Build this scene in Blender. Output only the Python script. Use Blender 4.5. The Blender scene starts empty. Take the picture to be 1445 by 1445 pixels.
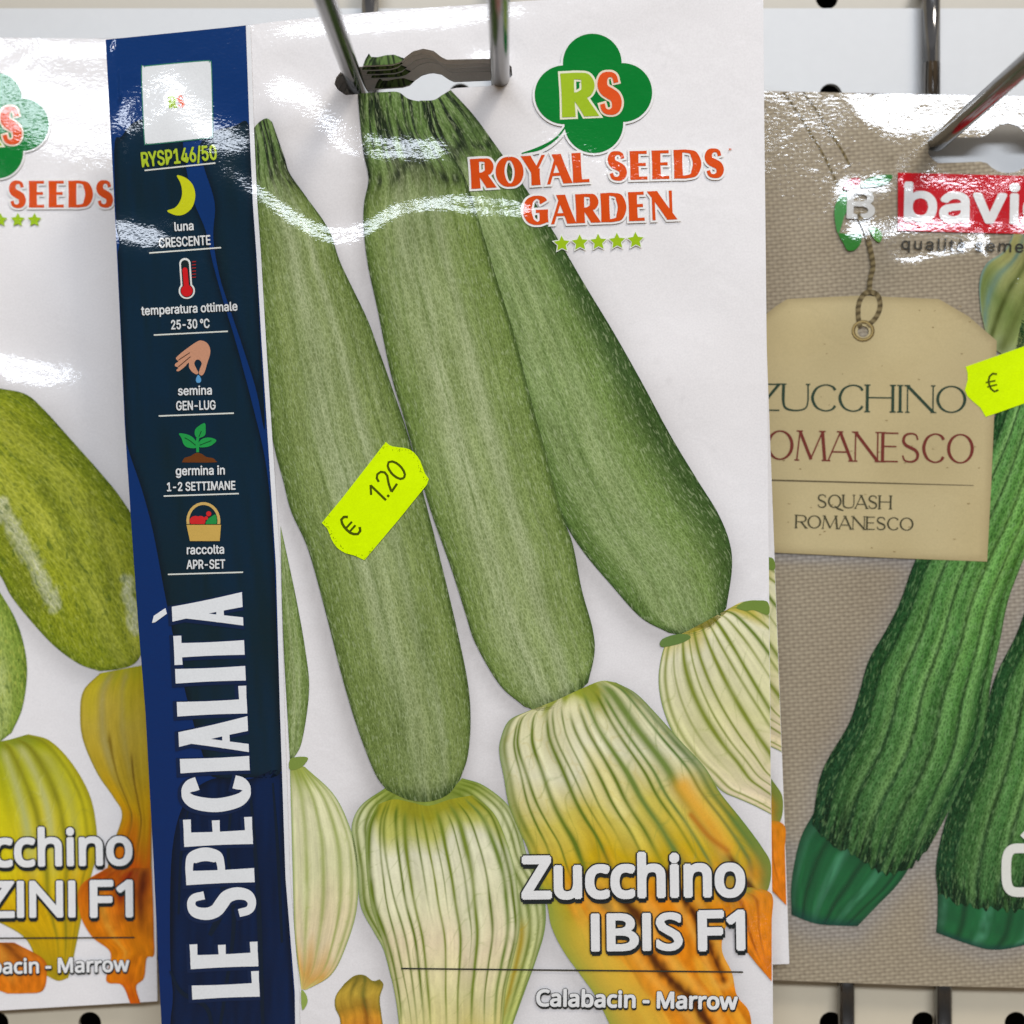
import bpy, bmesh, math
import numpy as np
from mathutils import Vector, Matrix
from mathutils.geometry import delaunay_2d_cdt

scene = bpy.context.scene
COL = scene.collection
rng = np.random.default_rng(7)

# ------------------------------------------------------------------ camera, world, lamps, exposure
F = 1750.0            # focal length in photo pixels (photo is 1445 px)
CX = CY = 722.5
BOARD = 0.2815        # metres from the lens to the perforated panel
cam_d = bpy.data.cameras.new('camera')
cam_d.sensor_width = 36.0
cam_d.lens = 36.0 * F / 1445.0
cam_d.clip_start = 0.005
cam_d.clip_end = 50
cam_d.dof.use_dof = True
cam_d.dof.focus_distance = 0.256
cam_d.dof.aperture_fstop = 9.0
cam = bpy.data.objects.new('camera', cam_d)
COL.objects.link(cam)
cam.rotation_euler = (math.radians(90), 0, 0)
scene.camera = cam

scene.view_settings.view_transform = 'Standard'
scene.view_settings.look = 'None'
scene.view_settings.exposure = -0.08
scene.view_settings.gamma = 1.0

world = bpy.data.worlds.new('World')
scene.world = world
world.use_nodes = True
wn = world.node_tree.nodes
wl = world.node_tree.links
bg = wn['Background']
tc = wn.new('ShaderNodeTexCoord')
sp = wn.new('ShaderNodeSeparateXYZ')
mr = wn.new('ShaderNodeMapRange')
mr.inputs['From Min'].default_value = -1
mr.inputs['From Max'].default_value = 1
wr = wn.new('ShaderNodeValToRGB')
wr.color_ramp.elements[0].position = 0.0
wr.color_ramp.elements[0].color = (0.32, 0.225, 0.13, 1)
wr.color_ramp.elements[1].position = 1.0
wr.color_ramp.elements[1].color = (0.38, 0.38, 0.40, 1)
e = wr.color_ramp.elements.new(0.5)
e.color = (0.13, 0.125, 0.12, 1)
wl.new(tc.outputs['Generated'], sp.inputs[0])
wl.new(sp.outputs['Z'], mr.inputs['Value'])
wl.new(mr.outputs[0], wr.inputs[0])
wl.new(wr.outputs[0], bg.inputs['Color'])
bg.inputs['Strength'].default_value = 1.0


def area_lamp(name, elev, azim, dist, sx, sy, power, color, target=(0, 0.26, 0.0)):
    ld = bpy.data.lights.new(name, 'AREA')
    ld.shape = 'RECTANGLE'
    ld.size, ld.size_y = sx, sy
    ld.energy = power
    ld.color = color
    o = bpy.data.objects.new(name, ld)
    COL.objects.link(o)
    el, az = math.radians(elev), math.radians(azim)
    d = Vector((math.sin(az) * math.cos(el), -math.cos(az) * math.cos(el), math.sin(el)))
    t = Vector(target)
    o.location = t + d * dist
    o.rotation_euler = (-d).to_track_quat('-Z', 'Y').to_euler()
    o['category'] = 'lamp'
    return o


# the shop's bright shop-window band, reflected by the creases of the packets
area_lamp('window_light', 28, 4, 1.6, 1.7, 0.20, 24.0, (0.81, 0.885, 1.0))
# a ceiling luminaire, above and to the right
area_lamp('ceiling_light', 50, 38, 1.5, 0.4, 0.3, 10.5, (1.0, 0.93, 0.84))

# ------------------------------------------------------------------ helpers


def lin(c):
    """sRGB 0..255 -> linear"""
    c = np.asarray(c, float) / 255.0
    return np.where(c <= 0.04045, c / 12.92, ((c + 0.055) / 1.055) ** 2.4)


def catmull(pts, n=10, closed=False):
    P = np.asarray(pts, float)
    if closed:
        P = np.vstack([P[-1], P, P[0], P[1]])
    else:
        P = np.vstack([2 * P[0] - P[1], P, 2 * P[-1] - P[-2]])
    out = []
    for i in range(1, len(P) - 2):
        p0, p1, p2, p3 = P[i - 1], P[i], P[i + 1], P[i + 2]
        for k in range(n):
            t = k / n
            out.append(0.5 * ((2 * p1) + (-p0 + p2) * t + (2 * p0 - 5 * p1 + 4 * p2 - p3) * t * t + (-p0 + 3 * p1 - 3 * p2 + p3) * t ** 3))
    if not closed:
        out.append(P[-2])
    return np.array(out)


def resample(pts, n):
    P = np.asarray(pts, float)
    d = np.r_[0, np.cumsum(np.linalg.norm(np.diff(P, axis=0), axis=1))]
    u = np.linspace(0, d[-1], n)
    return np.stack([np.interp(u, d, P[:, k]) for k in range(P.shape[1])], 1)


def hash2(ix, iy, seed):
    v = np.sin(ix * 127.1 + iy * 311.7 + seed * 74.7) * 43758.5453
    return v - np.floor(v)


def vnoise(x, y, seed=0):
    x = np.asarray(x, float)
    y = np.asarray(y, float)
    ix, iy = np.floor(x), np.floor(y)
    fx, fy = x - ix, y - iy
    fx = fx * fx * (3 - 2 * fx)
    fy = fy * fy * (3 - 2 * fy)
    a = hash2(ix, iy, seed)
    b = hash2(ix + 1, iy, seed)
    c = hash2(ix, iy + 1, seed)
    d = hash2(ix + 1, iy + 1, seed)
    return (a * (1 - fx) + b * fx) * (1 - fy) + (c * (1 - fx) + d * fx) * fy


def inside(px, poly):
    x, y = px[:, 0], px[:, 1]
    P = np.asarray(poly, float)
    Q = np.roll(P, -1, 0)
    r = np.zeros(len(px), bool)
    for (x0, y0), (x1, y1) in zip(P, Q):
        if y0 == y1:
            continue
        c = ((y0 > y) != (y1 > y)) & (x < (x1 - x0) * (y - y0) / (y1 - y0) + x0)
        r ^= c
    return r


def polydist(px, poly, closed=True):
    P = np.asarray(poly, float)
    Q = np.roll(P, -1, 0) if closed else P[1:]
    P = P if closed else P[:-1]
    best = np.full(len(px), 1e9)
    for a, b in zip(P, Q):
        ab = b - a
        t = np.clip(((px - a) @ ab) / max(ab @ ab, 1e-12), 0, 1)
        best = np.minimum(best, np.linalg.norm(px - (a + t[:, None] * ab), axis=1))
    return best


def cdt_fill(outer, holes=(), step=None):
    """triangulate a polygon with holes, interior grid points every step"""
    verts, edges = [], []
    for poly in [outer] + list(holes):
        b = len(verts)
        verts += [tuple(map(float, p)) for p in poly]
        edges += [(b + i, b + (i + 1) % len(poly)) for i in range(len(poly))]
    if step:
        o = np.array(outer)
        xs = np.arange(o[:, 0].min() + step / 2, o[:, 0].max(), step)
        ys = np.arange(o[:, 1].min() + step / 2, o[:, 1].max(), step)
        G = np.array(np.meshgrid(xs, ys)).reshape(2, -1).T
        ok = inside(G, outer) & (polydist(G, outer) > step * 0.35)
        for h in holes:
            ok &= ~inside(G, h) & (polydist(G, h) > step * 0.35)
        verts += [tuple(p) for p in G[ok]]
    r = delaunay_2d_cdt([Vector(v) for v in verts], edges, [], 0, 1e-7)
    V = np.array([tuple(v) for v in r[0]])
    T = np.array([f for f in r[2] if len(f) == 3])
    c = V[T].mean(1)
    ok = inside(c, outer)
    for h in holes:
        ok &= ~inside(c, h)
    return V, T[ok]


_font_cache = {}


def bundled(fn):
    # one of the typefaces that ship inside Blender itself; the built-in one if it is missing
    import os
    try:
        return bpy.data.fonts.load(os.path.join(bpy.utils.resource_path('LOCAL'), 'datafiles', 'fonts', fn))
    except Exception:
        return None


GROT = bundled('Inter.woff2')
HUMAN = bundled('NotoSansHebrew-Regular.woff2')


def font_mesh(s, font=None, spacing=1.0):
    key = (s, font.name if font else '', spacing)
    if key in _font_cache:
        return _font_cache[key]
    cu = bpy.data.curves.new('lettering', 'FONT')
    cu.body = s
    cu.size = 1.0
    if font:
        cu.font = font
    cu.space_character = spacing
    cu.resolution_u = 4
    cu.fill_mode = 'FRONT'
    cu.dimensions = '2D'
    o = bpy.data.objects.new('lettering', cu)
    COL.objects.link(o)
    dg = bpy.context.evaluated_depsgraph_get()
    me = o.evaluated_get(dg).to_mesh()
    me.calc_loop_triangles()
    V = np.array([v.co[:2] for v in me.vertices])
    T = np.array([t.vertices[:] for t in me.loop_triangles])
    o.evaluated_get(dg).to_mesh_clear()
    bpy.data.objects.remove(o)
    bpy.data.curves.remove(cu)
    _font_cache[key] = (V, T)
    return V, T


CAPS = {}


def cap_of(font):
    k = font.name if font else ''
    if k not in CAPS:
        CAPS[k] = font_mesh('H', font)[0][:, 1].max()
    return CAPS[k]

# ------------------------------------------------------------------ drawn display letters (flared thick-and-thin capitals)
OV = [(0.5 + 0.5 * math.sin(a), 0.5 + 0.5 * math.cos(a)) for a in np.linspace(0, 2 * math.pi, 29)]
BOWL = [(0, 1), (.5, 1), (.84, .95), (1, .74), (.84, .53), (.5, .48), (0, .48)]
CC = [(1, .80), (.86, .94), (.55, 1), (.2, .88), (.02, .62), (.02, .38), (.2, .12), (.55, 0), (.86, .06), (1, .2)]
SS = [(.93, .78), (.82, .95), (.5, 1), (.16, .93), (.05, .74), (.2, .59), (.5, .5), (.82, .4), (.95, .24), (.84, .07), (.5, 0), (.15, .05), (.02, .22)]
SF = [.1, .1, .15, .55, .8, .95, 1, .95, .8, .5, .15, .1, .1]
# each stroke: points, kind (l line, c curve), width (T thick, t thin, a by direction, or list)
GL = {
    'A': (1.05, [([(0, 0), (.5, 1)], 'l', 't'), ([(.5, 1), (1, 0)], 'l', 'T'), ([(.17, .3), (.83, .3)], 'l', 't')]),
    'C': (.92, [(CC, 'c', 'a')]),
    'D': (1.0, [([(0, 0), (0, 1)], 'l', 'T'), ([(0, 1), (.4, 1), (.8, .9), (1, .5), (.8, .1), (.4, 0), (0, 0)], 'c', 'a')]),
    'E': (.72, [([(0, 0), (0, 1)], 'l', 'T'), ([(0, 1), (1, 1)], 'l', 't'), ([(0, .53), (.88, .53)], 'l', 't'), ([(0, 0), (1, 0)], 'l', 't')]),
    'G': (1.0, [(CC[:-1] + [(.95, .12)], 'c', 'a'), ([(.97, .08), (.97, .46)], 'l', 'T'), ([(.6, .46), (1.06, .46)], 'l', 't')]),
    'H': (1.02, [([(0, 0), (0, 1)], 'l', 'T'), ([(1, 0), (1, 1)], 'l', 'T'), ([(0, .53), (1, .53)], 'l', 't')]),
    'I': (.30, [([(.5, 0), (.5, 1)], 'l', 'T')]),
    'L': (.74, [([(0, 0), (0, 1)], 'l', 'T'), ([(0, 0), (1, 0)], 'l', 't')]),
    'M': (1.25, [([(0, 0), (.1, 1)], 'l', 't'), ([(.1, 1), (.5, .04)], 'l', 'T'), ([(.5, .04), (.9, 1)], 'l', 't'), ([(.9, 1), (1, 0)], 'l', 'T')]),
    'N': (1.02, [([(0, 0), (0, 1)], 'l', 't'), ([(0, 1), (1, 0)], 'l', 'T'), ([(1, 0), (1, 1)], 'l', 't')]),
    'O': (1.08, [(OV, 'o', 'a')]),
    'P': (.80, [([(0, 0), (0, 1)], 'l', 'T'), (BOWL, 'c', 'a')]),
    'Q': (1.08, [(OV, 'o', 'a'), ([(.5, .12), (.8, -.08), (1.25, -.22)], 'c', [.3, 1, .2])]),
    'R': (.90, [([(0, 0), (0, 1)], 'l', 'T'), (BOWL, 'c', 'a'), ([(.5, .48), (1.02, 0)], 'l', 'T')]),
    'S': (.78, [(SS, 'c', SF)]),
    'T': (.86, [([(.5, 0), (.5, 1)], 'l', 'T'), ([(0, 1), (1, 1)], 'l', 't')]),
    'U': (.98, [([(0, 1), (0, .34), (.12, .08), (.5, 0), (.88, .08), (1, .34), (1, 1)], 'c', [1, 1, .6, .1, .1, .1, .1])]),
    'Y': (.96, [([(0, 1), (.5, .45)], 'l', 'T'), ([(1, 1), (.5, .45)], 'l', 't'), ([(.5, .5), (.5, 0)], 'l', 'T')]),
    'Z': (.86, [([(0, 1), (1, 1)], 'l', 't'), ([(1, 1), (0, 0)], 'l', 'T'), ([(0, 0), (1, 0)], 'l', 't')]),
}


def ribbon(P, W):
    """P Nx2, W N widths -> verts, tris"""
    d = np.gradient(P, axis=0)
    d /= np.maximum(np.linalg.norm(d, axis=1, keepdims=True), 1e-9)
    nrm = np.stack([-d[:, 1], d[:, 0]], 1)
    V = np.vstack([P + nrm * W[:, None] / 2, P - nrm * W[:, None] / 2])
    n = len(P)
    i = np.arange(n - 1)
    T = np.vstack([np.stack([i, i + 1, n + i], 1), np.stack([i + 1, n + i + 1, n + i], 1)])
    return V, T


def cut_end(V, n, k, d, y):
    for i in (k, n + k):
        V[i] += d * ((y - V[i, 1]) / d[1])


def glyph(ch, w, thick, thin, grow=0.0, serif=0.0):
    """list of (V,T) in cap-height units, box width w"""
    out = []
    for pts, kind, wid in GL[ch][1]:
        P = np.array(pts, float)
        if kind in 'c':
            fr = None
            if isinstance(wid, list):
                fr = np.interp(np.linspace(0, 1, 60), np.linspace(0, 1, len(wid)), wid)
            P = resample(catmull(P, 8), 60)
        elif kind == 'o':
            P = resample(P, 61)
            fr = None
        else:
            P = resample(P, 6)
            fr = None
        inset = thick / 2
        Q = np.stack([inset + P[:, 0] * (w - 2 * inset), thin / 2 + P[:, 1] * (1 - thin)], 1)
        d = np.gradient(Q, axis=0)
        d /= np.linalg.norm(d, axis=1, keepdims=True)
        if fr is not None:
            W = thin + (thick - thin) * fr
        elif wid == 'T':
            W = np.full(len(Q), thick * (1.0 if abs(d[0, 0]) < .3 else .95))
        elif wid == 't':
            W = np.full(len(Q), thin)
        else:
            W = thin + (thick - thin) * np.abs(d[:, 1]) ** 1.6
        if kind == 'l' and serif == 0:     # gentle flare
            u = np.linspace(-1, 1, len(Q))
            W = W * (0.96 + 0.08 * u * u)
        ext = (thin / 2 if kind == 'l' else 0) + grow
        if kind != 'o':
            Q[0] -= d[0] * ext
            Q[-1] += d[-1] * ext
        RV, RT = ribbon(Q, W + 2 * grow)
        if kind == 'l':
            for k, kk in ((0, 0), (-1, len(Q) - 1)):
                v = P[k, 1]
                if abs(d[k, 1]) > .4 and (v < .01 or v > .99):
                    cut_end(RV, len(Q), kk, d[k], -grow if v < .5 else 1 + grow)
        out.append((RV, RT))
        if serif > 0:
            for k in (0, -1):
                v = P[k, 1]
                if kind in 'lc' and abs(d[k, 1]) > .6 and (v < .02 or v > .98):
                    y = 0.012 if v < .5 else .988
                    x = Q[k, 0]
                    L = max(serif, W[k] / 2 + serif * .8)
                    out.append(ribbon(np.array([(x - L, y), (x, y), (x + L, y)]), np.full(3, thin * .9 + 2 * grow)))
    return out


# ------------------------------------------------------------------ materials


def nodes_of(m):
    m.use_nodes = True
    nt = m.node_tree
    return nt, nt.nodes, nt.links, nt.nodes['Principled BSDF']


def math_node(nt, op, a, b=None, clamp=False):
    n = nt.nodes.new('ShaderNodeMath')
    n.operation = op
    n.use_clamp = clamp
    for i, v in enumerate((a, b)):
        if v is None:
            continue
        if isinstance(v, (int, float)):
            n.inputs[i].default_value = v
        else:
            nt.links.new(v, n.inputs[i])
    return n.outputs[0]


def noise_node(nt, vec, scale, detail=2.0, rough=0.5, dist=0.0):
    n = nt.nodes.new('ShaderNodeTexNoise')
    n.inputs['Scale'].default_value = scale
    n.inputs['Detail'].default_value = detail
    n.inputs['Roughness'].default_value = rough
    n.inputs['Distortion'].default_value = dist
    nt.links.new(vec, n.inputs['Vector'])
    return n.outputs['Fac']


def ramp(nt, fac, stops):
    n = nt.nodes.new('ShaderNodeValToRGB')
    cr = n.color_ramp
    cr.elements[0].position, cr.elements[0].color = stops[0][0], (*stops[0][1], 1)
    cr.elements[1].position, cr.elements[1].color = stops[-1][0], (*stops[-1][1], 1)
    for p, c in stops[1:-1]:
        el = cr.elements.new(p)
        el.color = (*c, 1)
    nt.links.new(fac, n.inputs[0])
    return n.outputs[0]


def mixc(nt, mode, fac, a, b):
    n = nt.nodes.new('ShaderNodeMix')
    n.data_type = 'RGBA'
    n.blend_type = mode
    for sock, v in ((n.inputs[0], fac), (n.inputs[6], a), (n.inputs[7], b)):
        if isinstance(v, (int, float)):
            sock.default_value = v
        elif isinstance(v, tuple):
            sock.default_value = (*v, 1)
        else:
            nt.links.new(v, sock)
    return n.outputs[2]


def laminate(nt, pb, vec, fine=1.0, coat_rough=0.10, coat=1.0):
    """glossy laminated paper with fine dimples and soft waviness; same field for every print on a packet"""
    pb.inputs['Roughness'].default_value = 0.55
    pb.inputs['Specular IOR Level'].default_value = 0.0
    pb.inputs['Coat Weight'].default_value = coat
    pb.inputs['Coat Roughness'].default_value = coat_rough
    pb.inputs['Coat IOR'].default_value = 1.5
    b1 = nt.nodes.new('ShaderNodeBump')
    b1.inputs['Strength'].default_value = 1.0
    b1.inputs['Distance'].default_value = 0.00016
    nt.links.new(noise_node(nt, vec, 130, 2, .5, .6), b1.inputs['Height'])
    b2 = nt.nodes.new('ShaderNodeBump')
    b2.inputs['Strength'].default_value = 1.0
    b2.inputs['Distance'].default_value = 0.00006 * fine
    mp = nt.nodes.new('ShaderNodeMapping')
    mp.inputs['Scale'].default_value = (0.75, 1.25, 1)
    nt.links.new(vec, mp.inputs[0])
    nt.links.new(noise_node(nt, mp.outputs[0], 1500, 1.5, .55), b2.inputs['Height'])
    nt.links.new(b1.outputs[0], b2.inputs['Normal'])
    nt.links.new(b2.outputs[0], pb.inputs['Coat Normal'])
    nt.links.new(b1.outputs[0], pb.inputs['Normal'])


def obj_vec(nt):
    return nt.nodes.new('ShaderNodeTexCoord').outputs['Object']


def ink_material(name, fleck=None, fine=1.0, coat_rough=0.10, weave=False, coat=1.0, ior=1.5):
    m = bpy.data.materials.new(name)
    nt, N, L, pb = nodes_of(m)
    vec = obj_vec(nt)
    at = N.new('ShaderNodeAttribute')
    at.attribute_name = 'Col'
    col = at.outputs['Color']
    if fleck:
        uv = N.new('ShaderNodeUVMap').outputs[0]      # u across, v along, in millimetres

        def scaled(sx, sy):
            mp = N.new('ShaderNodeMapping')
            mp.inputs['Scale'].default_value = (sx, sy, 1)
            L.new(uv, mp.inputs[0])
            return mp.outputs[0]
        # long soft streaks
        st = noise_node(nt, scaled(1.1, 0.06), 1.0, 3, .6, .3)
        col = mixc(nt, 'MULTIPLY', 1.0, col, ramp(nt, st, [(.3, (.66, .68, .56)), (.72, (1.16, 1.12, 1.14))]))
        # net of fine skin relief
        vo = N.new('ShaderNodeTexVoronoi')
        vo.feature = 'DISTANCE_TO_EDGE'
        vo.inputs['Scale'].default_value = 1.0
        L.new(scaled(fleck['net'], fleck['net'] * .42), vo.inputs['Vector'])
        net = ramp(nt, vo.outputs['Distance'], [(0.0, (1.5, 1.44, 1.6)), (.13, (1.04, 1.04, 1.04)), (.3, (.86, .88, .8)), (.5, (.70, .73, .60))])
        if fleck.get('nets'):
            net = ramp(nt, vo.outputs['Distance'], [(0.0, (1.9, 1.75, 1.9)), (.12, (1.25, 1.2, 1.25)), (.24, (.8, .85, .8)), (.5, (.6, .7, .6))])
        col = mixc(nt, 'MULTIPLY', fleck.get('netf', .8), col, net)
        # pale dashes
        f1 = noise_node(nt, scaled(2.6, 0.55), 1.0, 2, .5, .5)
        f1 = ramp(nt, f1, [(.55, (0, 0, 0)), (.66, (1, 1, 1))])
        f1 = math_node(nt, 'MULTIPLY', f1, fleck['dash'])
        col = mixc(nt, 'MIX', f1, col, fleck['pale'])
        f2 = noise_node(nt, scaled(7, 1.6), 1.0, 2, .5)
        col = mixc(nt, 'MULTIPLY', 1.0, col, ramp(nt, f2, [(.3, (.82, .84, .8)), (.7, (1.15, 1.14, 1.15))]))
        if fleck.get('dark'):
            f3 = noise_node(nt, scaled(.8, .28), 1.0, 4, .65, 1.0)
            f3 = ramp(nt, f3, [(.56, (0, 0, 0)), (.66, (1, 1, 1))])
            col = mixc(nt, 'MIX', math_node(nt, 'MULTIPLY', f3, .6), col, fleck['dark'])
    if weave:
        mp = N.new('ShaderNodeMapping')
        mp.inputs['Rotation'].default_value = (0, 0, math.radians(-4.5))
        L.new(vec, mp.inputs[0])
        wob = noise_node(nt, vec, 260, 3, .6)
        sx = N.new('ShaderNodeSeparateXYZ')
        L.new(mp.outputs[0], sx.inputs[0])
        wobm = math_node(nt, 'MULTIPLY', wob, 4.0)
        ux = math_node(nt, 'ADD', math_node(nt, 'MULTIPLY', sx.outputs[0], 2 * math.pi / .00105), wobm)
        uy = math_node(nt, 'ADD', math_node(nt, 'MULTIPLY', sx.outputs[1], 2 * math.pi / .00088), wobm)
        a = math_node(nt, 'SINE', ux)
        b = math_node(nt, 'SINE', uy)
        ux2 = math_node(nt, 'SINE', math_node(nt, 'MULTIPLY', ux, .5))
        uy2 = math_node(nt, 'SINE', math_node(nt, 'ADD', math_node(nt, 'MULTIPLY', uy, .5), 0.8))
        wv = math_node(nt, 'ADD', math_node(nt, 'MULTIPLY', a, .22), math_node(nt, 'MULTIPLY', b, .52))
        wv = math_node(nt, 'ADD', wv, math_node(nt, 'MULTIPLY', math_node(nt, 'MULTIPLY', ux2, uy2), .45))
        wv = math_node(nt, 'ADD', wv, math_node(nt, 'MULTIPLY', noise_node(nt, vec, 900, 3, .7), 1.4))
        wv = math_node(nt, 'ADD', math_node(nt, 'MULTIPLY', wv, .25), .35)
        cv = ramp(nt, wv, [(.12, (.46, .43, .40)), (.45, (.86, .85, .82)), (.85, (1.32, 1.34, 1.30))])
        col = mixc(nt, 'MULTIPLY', 1.0, col, cv)
        big = ramp(nt, noise_node(nt, vec, 22, 2, .5), [(.3, (.9, .88, .87)), (.7, (1.08, 1.08, 1.07))])
        col = mixc(nt, 'MULTIPLY', 1.0, col, big)
    else:
        grain = ramp(nt, noise_node(nt, vec, 2600, 2, .6), [(.3, (.955, .955, .955)), (.7, (1.035, 1.035, 1.035))])
        col = mixc(nt, 'MULTIPLY', 1.0, col, grain)
    L.new(col, pb.inputs['Base Color'])
    laminate(nt, pb, vec, fine, coat_rough, coat)
    pb.inputs['Coat IOR'].default_value = ior
    return m


INK = ink_material('printed_ink', fine=.7, coat_rough=.095)
BANNER = ink_material('printed_banner_ink', fine=.75, coat_rough=.10)
SKIN = ink_material('printed_courgette_skin', fleck=dict(net=2.1, netf=.8, dash=.34, pale=tuple(lin((184, 196, 148)))), fine=.7, coat_rough=.095)
SKINY = ink_material('printed_yellow_green_skin', fleck=dict(net=1.5, netf=.8, dash=.45, pale=tuple(lin((196, 200, 90))), dark=tuple(lin((52, 84, 26)))))
SKIND = ink_material('printed_dark_courgette_skin', fleck=dict(net=2.3, netf=1.0, nets=1.0, dash=.35, pale=tuple(lin((135, 172, 112)))), coat_rough=.07)
INKR = ink_material('printed_ink_smooth', fine=.6, coat_rough=.08, ior=1.8)
WEAVE = ink_material('printed_sackcloth', weave=True, fine=.6, coat_rough=.08, ior=1.8)
LABEL = ink_material('fluorescent_label_paper', fine=.6, coat_rough=.5, coat=.08)


def simple_mat(name, color, rough=.5, metal=0.0, bump=0.0, bscale=200, cvar=.06):
    m = bpy.data.materials.new(name)
    nt, N, L, pb = nodes_of(m)
    vec = obj_vec(nt)
    lo = tuple(float(c) * (1 - cvar) for c in color)
    hi = tuple(min(1, float(c) * (1 + cvar)) for c in color)
    L.new(ramp(nt, noise_node(nt, vec, bscale * .3, 4, .6), [(.3, lo), (.7, hi)]), pb.inputs['Base Color'])
    pb.inputs['Roughness'].default_value = rough
    pb.inputs['Metallic'].default_value = metal
    if bump:
        b = N.new('ShaderNodeBump')
        b.inputs['Distance'].default_value = bump
        b.inputs['Strength'].default_value = 1
        L.new(noise_node(nt, vec, bscale, 3, .6), b.inputs['Height'])
        L.new(b.outputs[0], pb.inputs['Normal'])
    return m


CHROME = simple_mat('polished_steel_wire', (.22, .215, .21), .13, 1.0, .00002, 500, .1)
PANEL = simple_mat('white_enamel_panel', (.58, .57, .55), .38, 0, .00001, 900, .015)
PANEL2 = simple_mat('cream_enamel_panel', (.50, .44, .34), .4, 0, .00001, 900, .015)
PANEL3 = simple_mat('warm_enamel_panel', (.62, .54, .40), .38, 0, .00001, 900, .015)
DARK = simple_mat('cavity_shade', (.02, .019, .018), .8)
BACKP = simple_mat('plain_packet_back', (.70, .69, .66), .5)

# ------------------------------------------------------------------ things


def empty(name, label, cat, group=None, mat=None):
    o = bpy.data.objects.new(name, None)
    COL.objects.link(o)
    o.empty_display_size = .01
    if mat is not None:
        o.matrix_world = mat
    o['label'] = label
    o['category'] = cat
    if group:
        o['group'] = group
    return o


def ray(px, d):
    return Vector(((px[0] - CX) / F * d, d, (CY - px[1]) / F * d))


class Packet:
    """a paper seed packet; artwork given in photo pixels is laid on its curved front"""

    def __init__(self, name, label, origin_px, d0, slope_v, slope_h=0.0, group=None):
        # plane: depth d0 at origin, getting deeper by slope_v per metre downward and slope_h per metre rightward
        self.O = ray(origin_px, d0)
        ex = Vector((1, slope_h, 0)).normalized()
        ey = Vector((0, -slope_v, 1)).normalized()
        n = ex.cross(ey).normalized()          # towards the camera
        if n.y > 0:
            n = -n
        ey = n.cross(ex)
        self.R = Matrix(((ex.x, ey.x, n.x, self.O.x), (ex.y, ey.y, n.y, self.O.y), (ex.z, ey.z, n.z, self.O.z), (0, 0, 0, 1)))
        self.root = empty(name, label, 'seed packet', group, self.R)
        self.Rn = np.array(self.R.inverted())
        self.pulses = []
        self.lean = slope_v
        self.hills = []
        self.hole = None

    def plane(self, px, z=0.0):
        """photo px -> local x,y on the surface z (array)"""
        px = np.asarray(px, float)
        D = np.stack([(px[:, 0] - CX) / F, np.ones(len(px)), (CY - px[:, 1]) / F, np.zeros(len(px))], 1)
        o = self.Rn @ np.array([0, 0, 0, 1.0])
        d = D @ self.Rn.T
        t = (z - o[2]) / d[:, 2]
        return o[:2] + d[:, :2] * t[:, None]

    def h(self, xy):
        x, y = xy[:, 0], xy[:, 1]
        z = np.zeros(len(xy))
        for cx, cy, rx, ry, a in self.hills:
            z += a * np.exp(-((x - cx) / rx) ** 2 - ((y - cy) / ry) ** 2)
        for P, S, w, W, fl in self.pulses:
            # signed distance to the crease line, positive above (left of direction)
            lo, hi = P.min(0) - 3 * W, P.max(0) + 3 * W
            sel = np.nonzero((xy[:, 0] > lo[0]) & (xy[:, 0] < hi[0]) & (xy[:, 1] > lo[1]) & (xy[:, 1] < hi[1]))[0]
            if len(sel) == 0:
                continue
            full, xy = xy, xy[sel]
            best = np.full(len(xy), 1e9)
            sd = np.zeros(len(xy))
            fade = np.zeros(len(xy))
            tot = np.r_[0, np.cumsum(np.linalg.norm(np.diff(P, axis=0), axis=1))]
            for i in range(len(P) - 1):
                a, b = P[i], P[i + 1]
                ab = b - a
                t = ((xy - a) @ ab) / (ab @ ab)
                tc = np.clip(t, 0, 1)
                q = xy - (a + tc[:, None] * ab)
                dd = np.linalg.norm(q, axis=1)
                m = dd < best
                best[m] = dd[m]
                nn = np.array([-ab[1], ab[0]]) / np.linalg.norm(ab)
                sg = np.where((xy - a) @ nn >= 0, 1.0, -1.0) * dd
                sd[m] = sg[m]
                along = tot[i] + tc * (tot[i + 1] - tot[i])
                fade[m] = along[m]
            u = np.clip(np.minimum(fade, tot[-1] - fade) / fl, 0, 1)
            win = u * u * (3 - 2 * u)
            Sv = np.interp(fade, tot, S)
            z[sel] += -Sv * w * np.tanh(sd / w) * np.exp(-(best / W) ** 2) * win
            xy = full
        return z

    def crease(self, px, f, w=.002, W=.010, fl=.008):
        """px listed left to right; slope S turns the paper upwards along the line"""
        P = self.plane(resample(catmull(px, 4), max(4, len(px) * 3)))
        v = resample(catmull(px, 4), len(P))[:, 1]
        S = f * np.tan(math.atan(self.lean) + (math.radians(28) - np.arctan((CY - v) / F)) / 2)
        self.pulses.append((P, S, w, W, fl))

    def hill(self, px, rx, ry, a):
        p = self.plane(np.array([px]))[0]
        self.hills.append((p[0], p[1], rx, ry, a))

    def surf(self, px, off):
        z = np.zeros(len(px))
        for _ in range(4):
            xy = self.plane(px, z)
            z = self.h(xy) + off
        n = self.normals(xy)
        return np.column_stack([xy, z]), n

    def normals(self, xy):
        e = 2e-4
        hx = (self.h(xy + [e, 0]) - self.h(xy - [e, 0])) / (2 * e)
        hy = (self.h(xy + [0, e]) - self.h(xy - [0, e])) / (2 * e)
        n = np.column_stack([-hx, -hy, np.ones(len(xy))])
        return n / np.linalg.norm(n, axis=1, keepdims=True)


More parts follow.
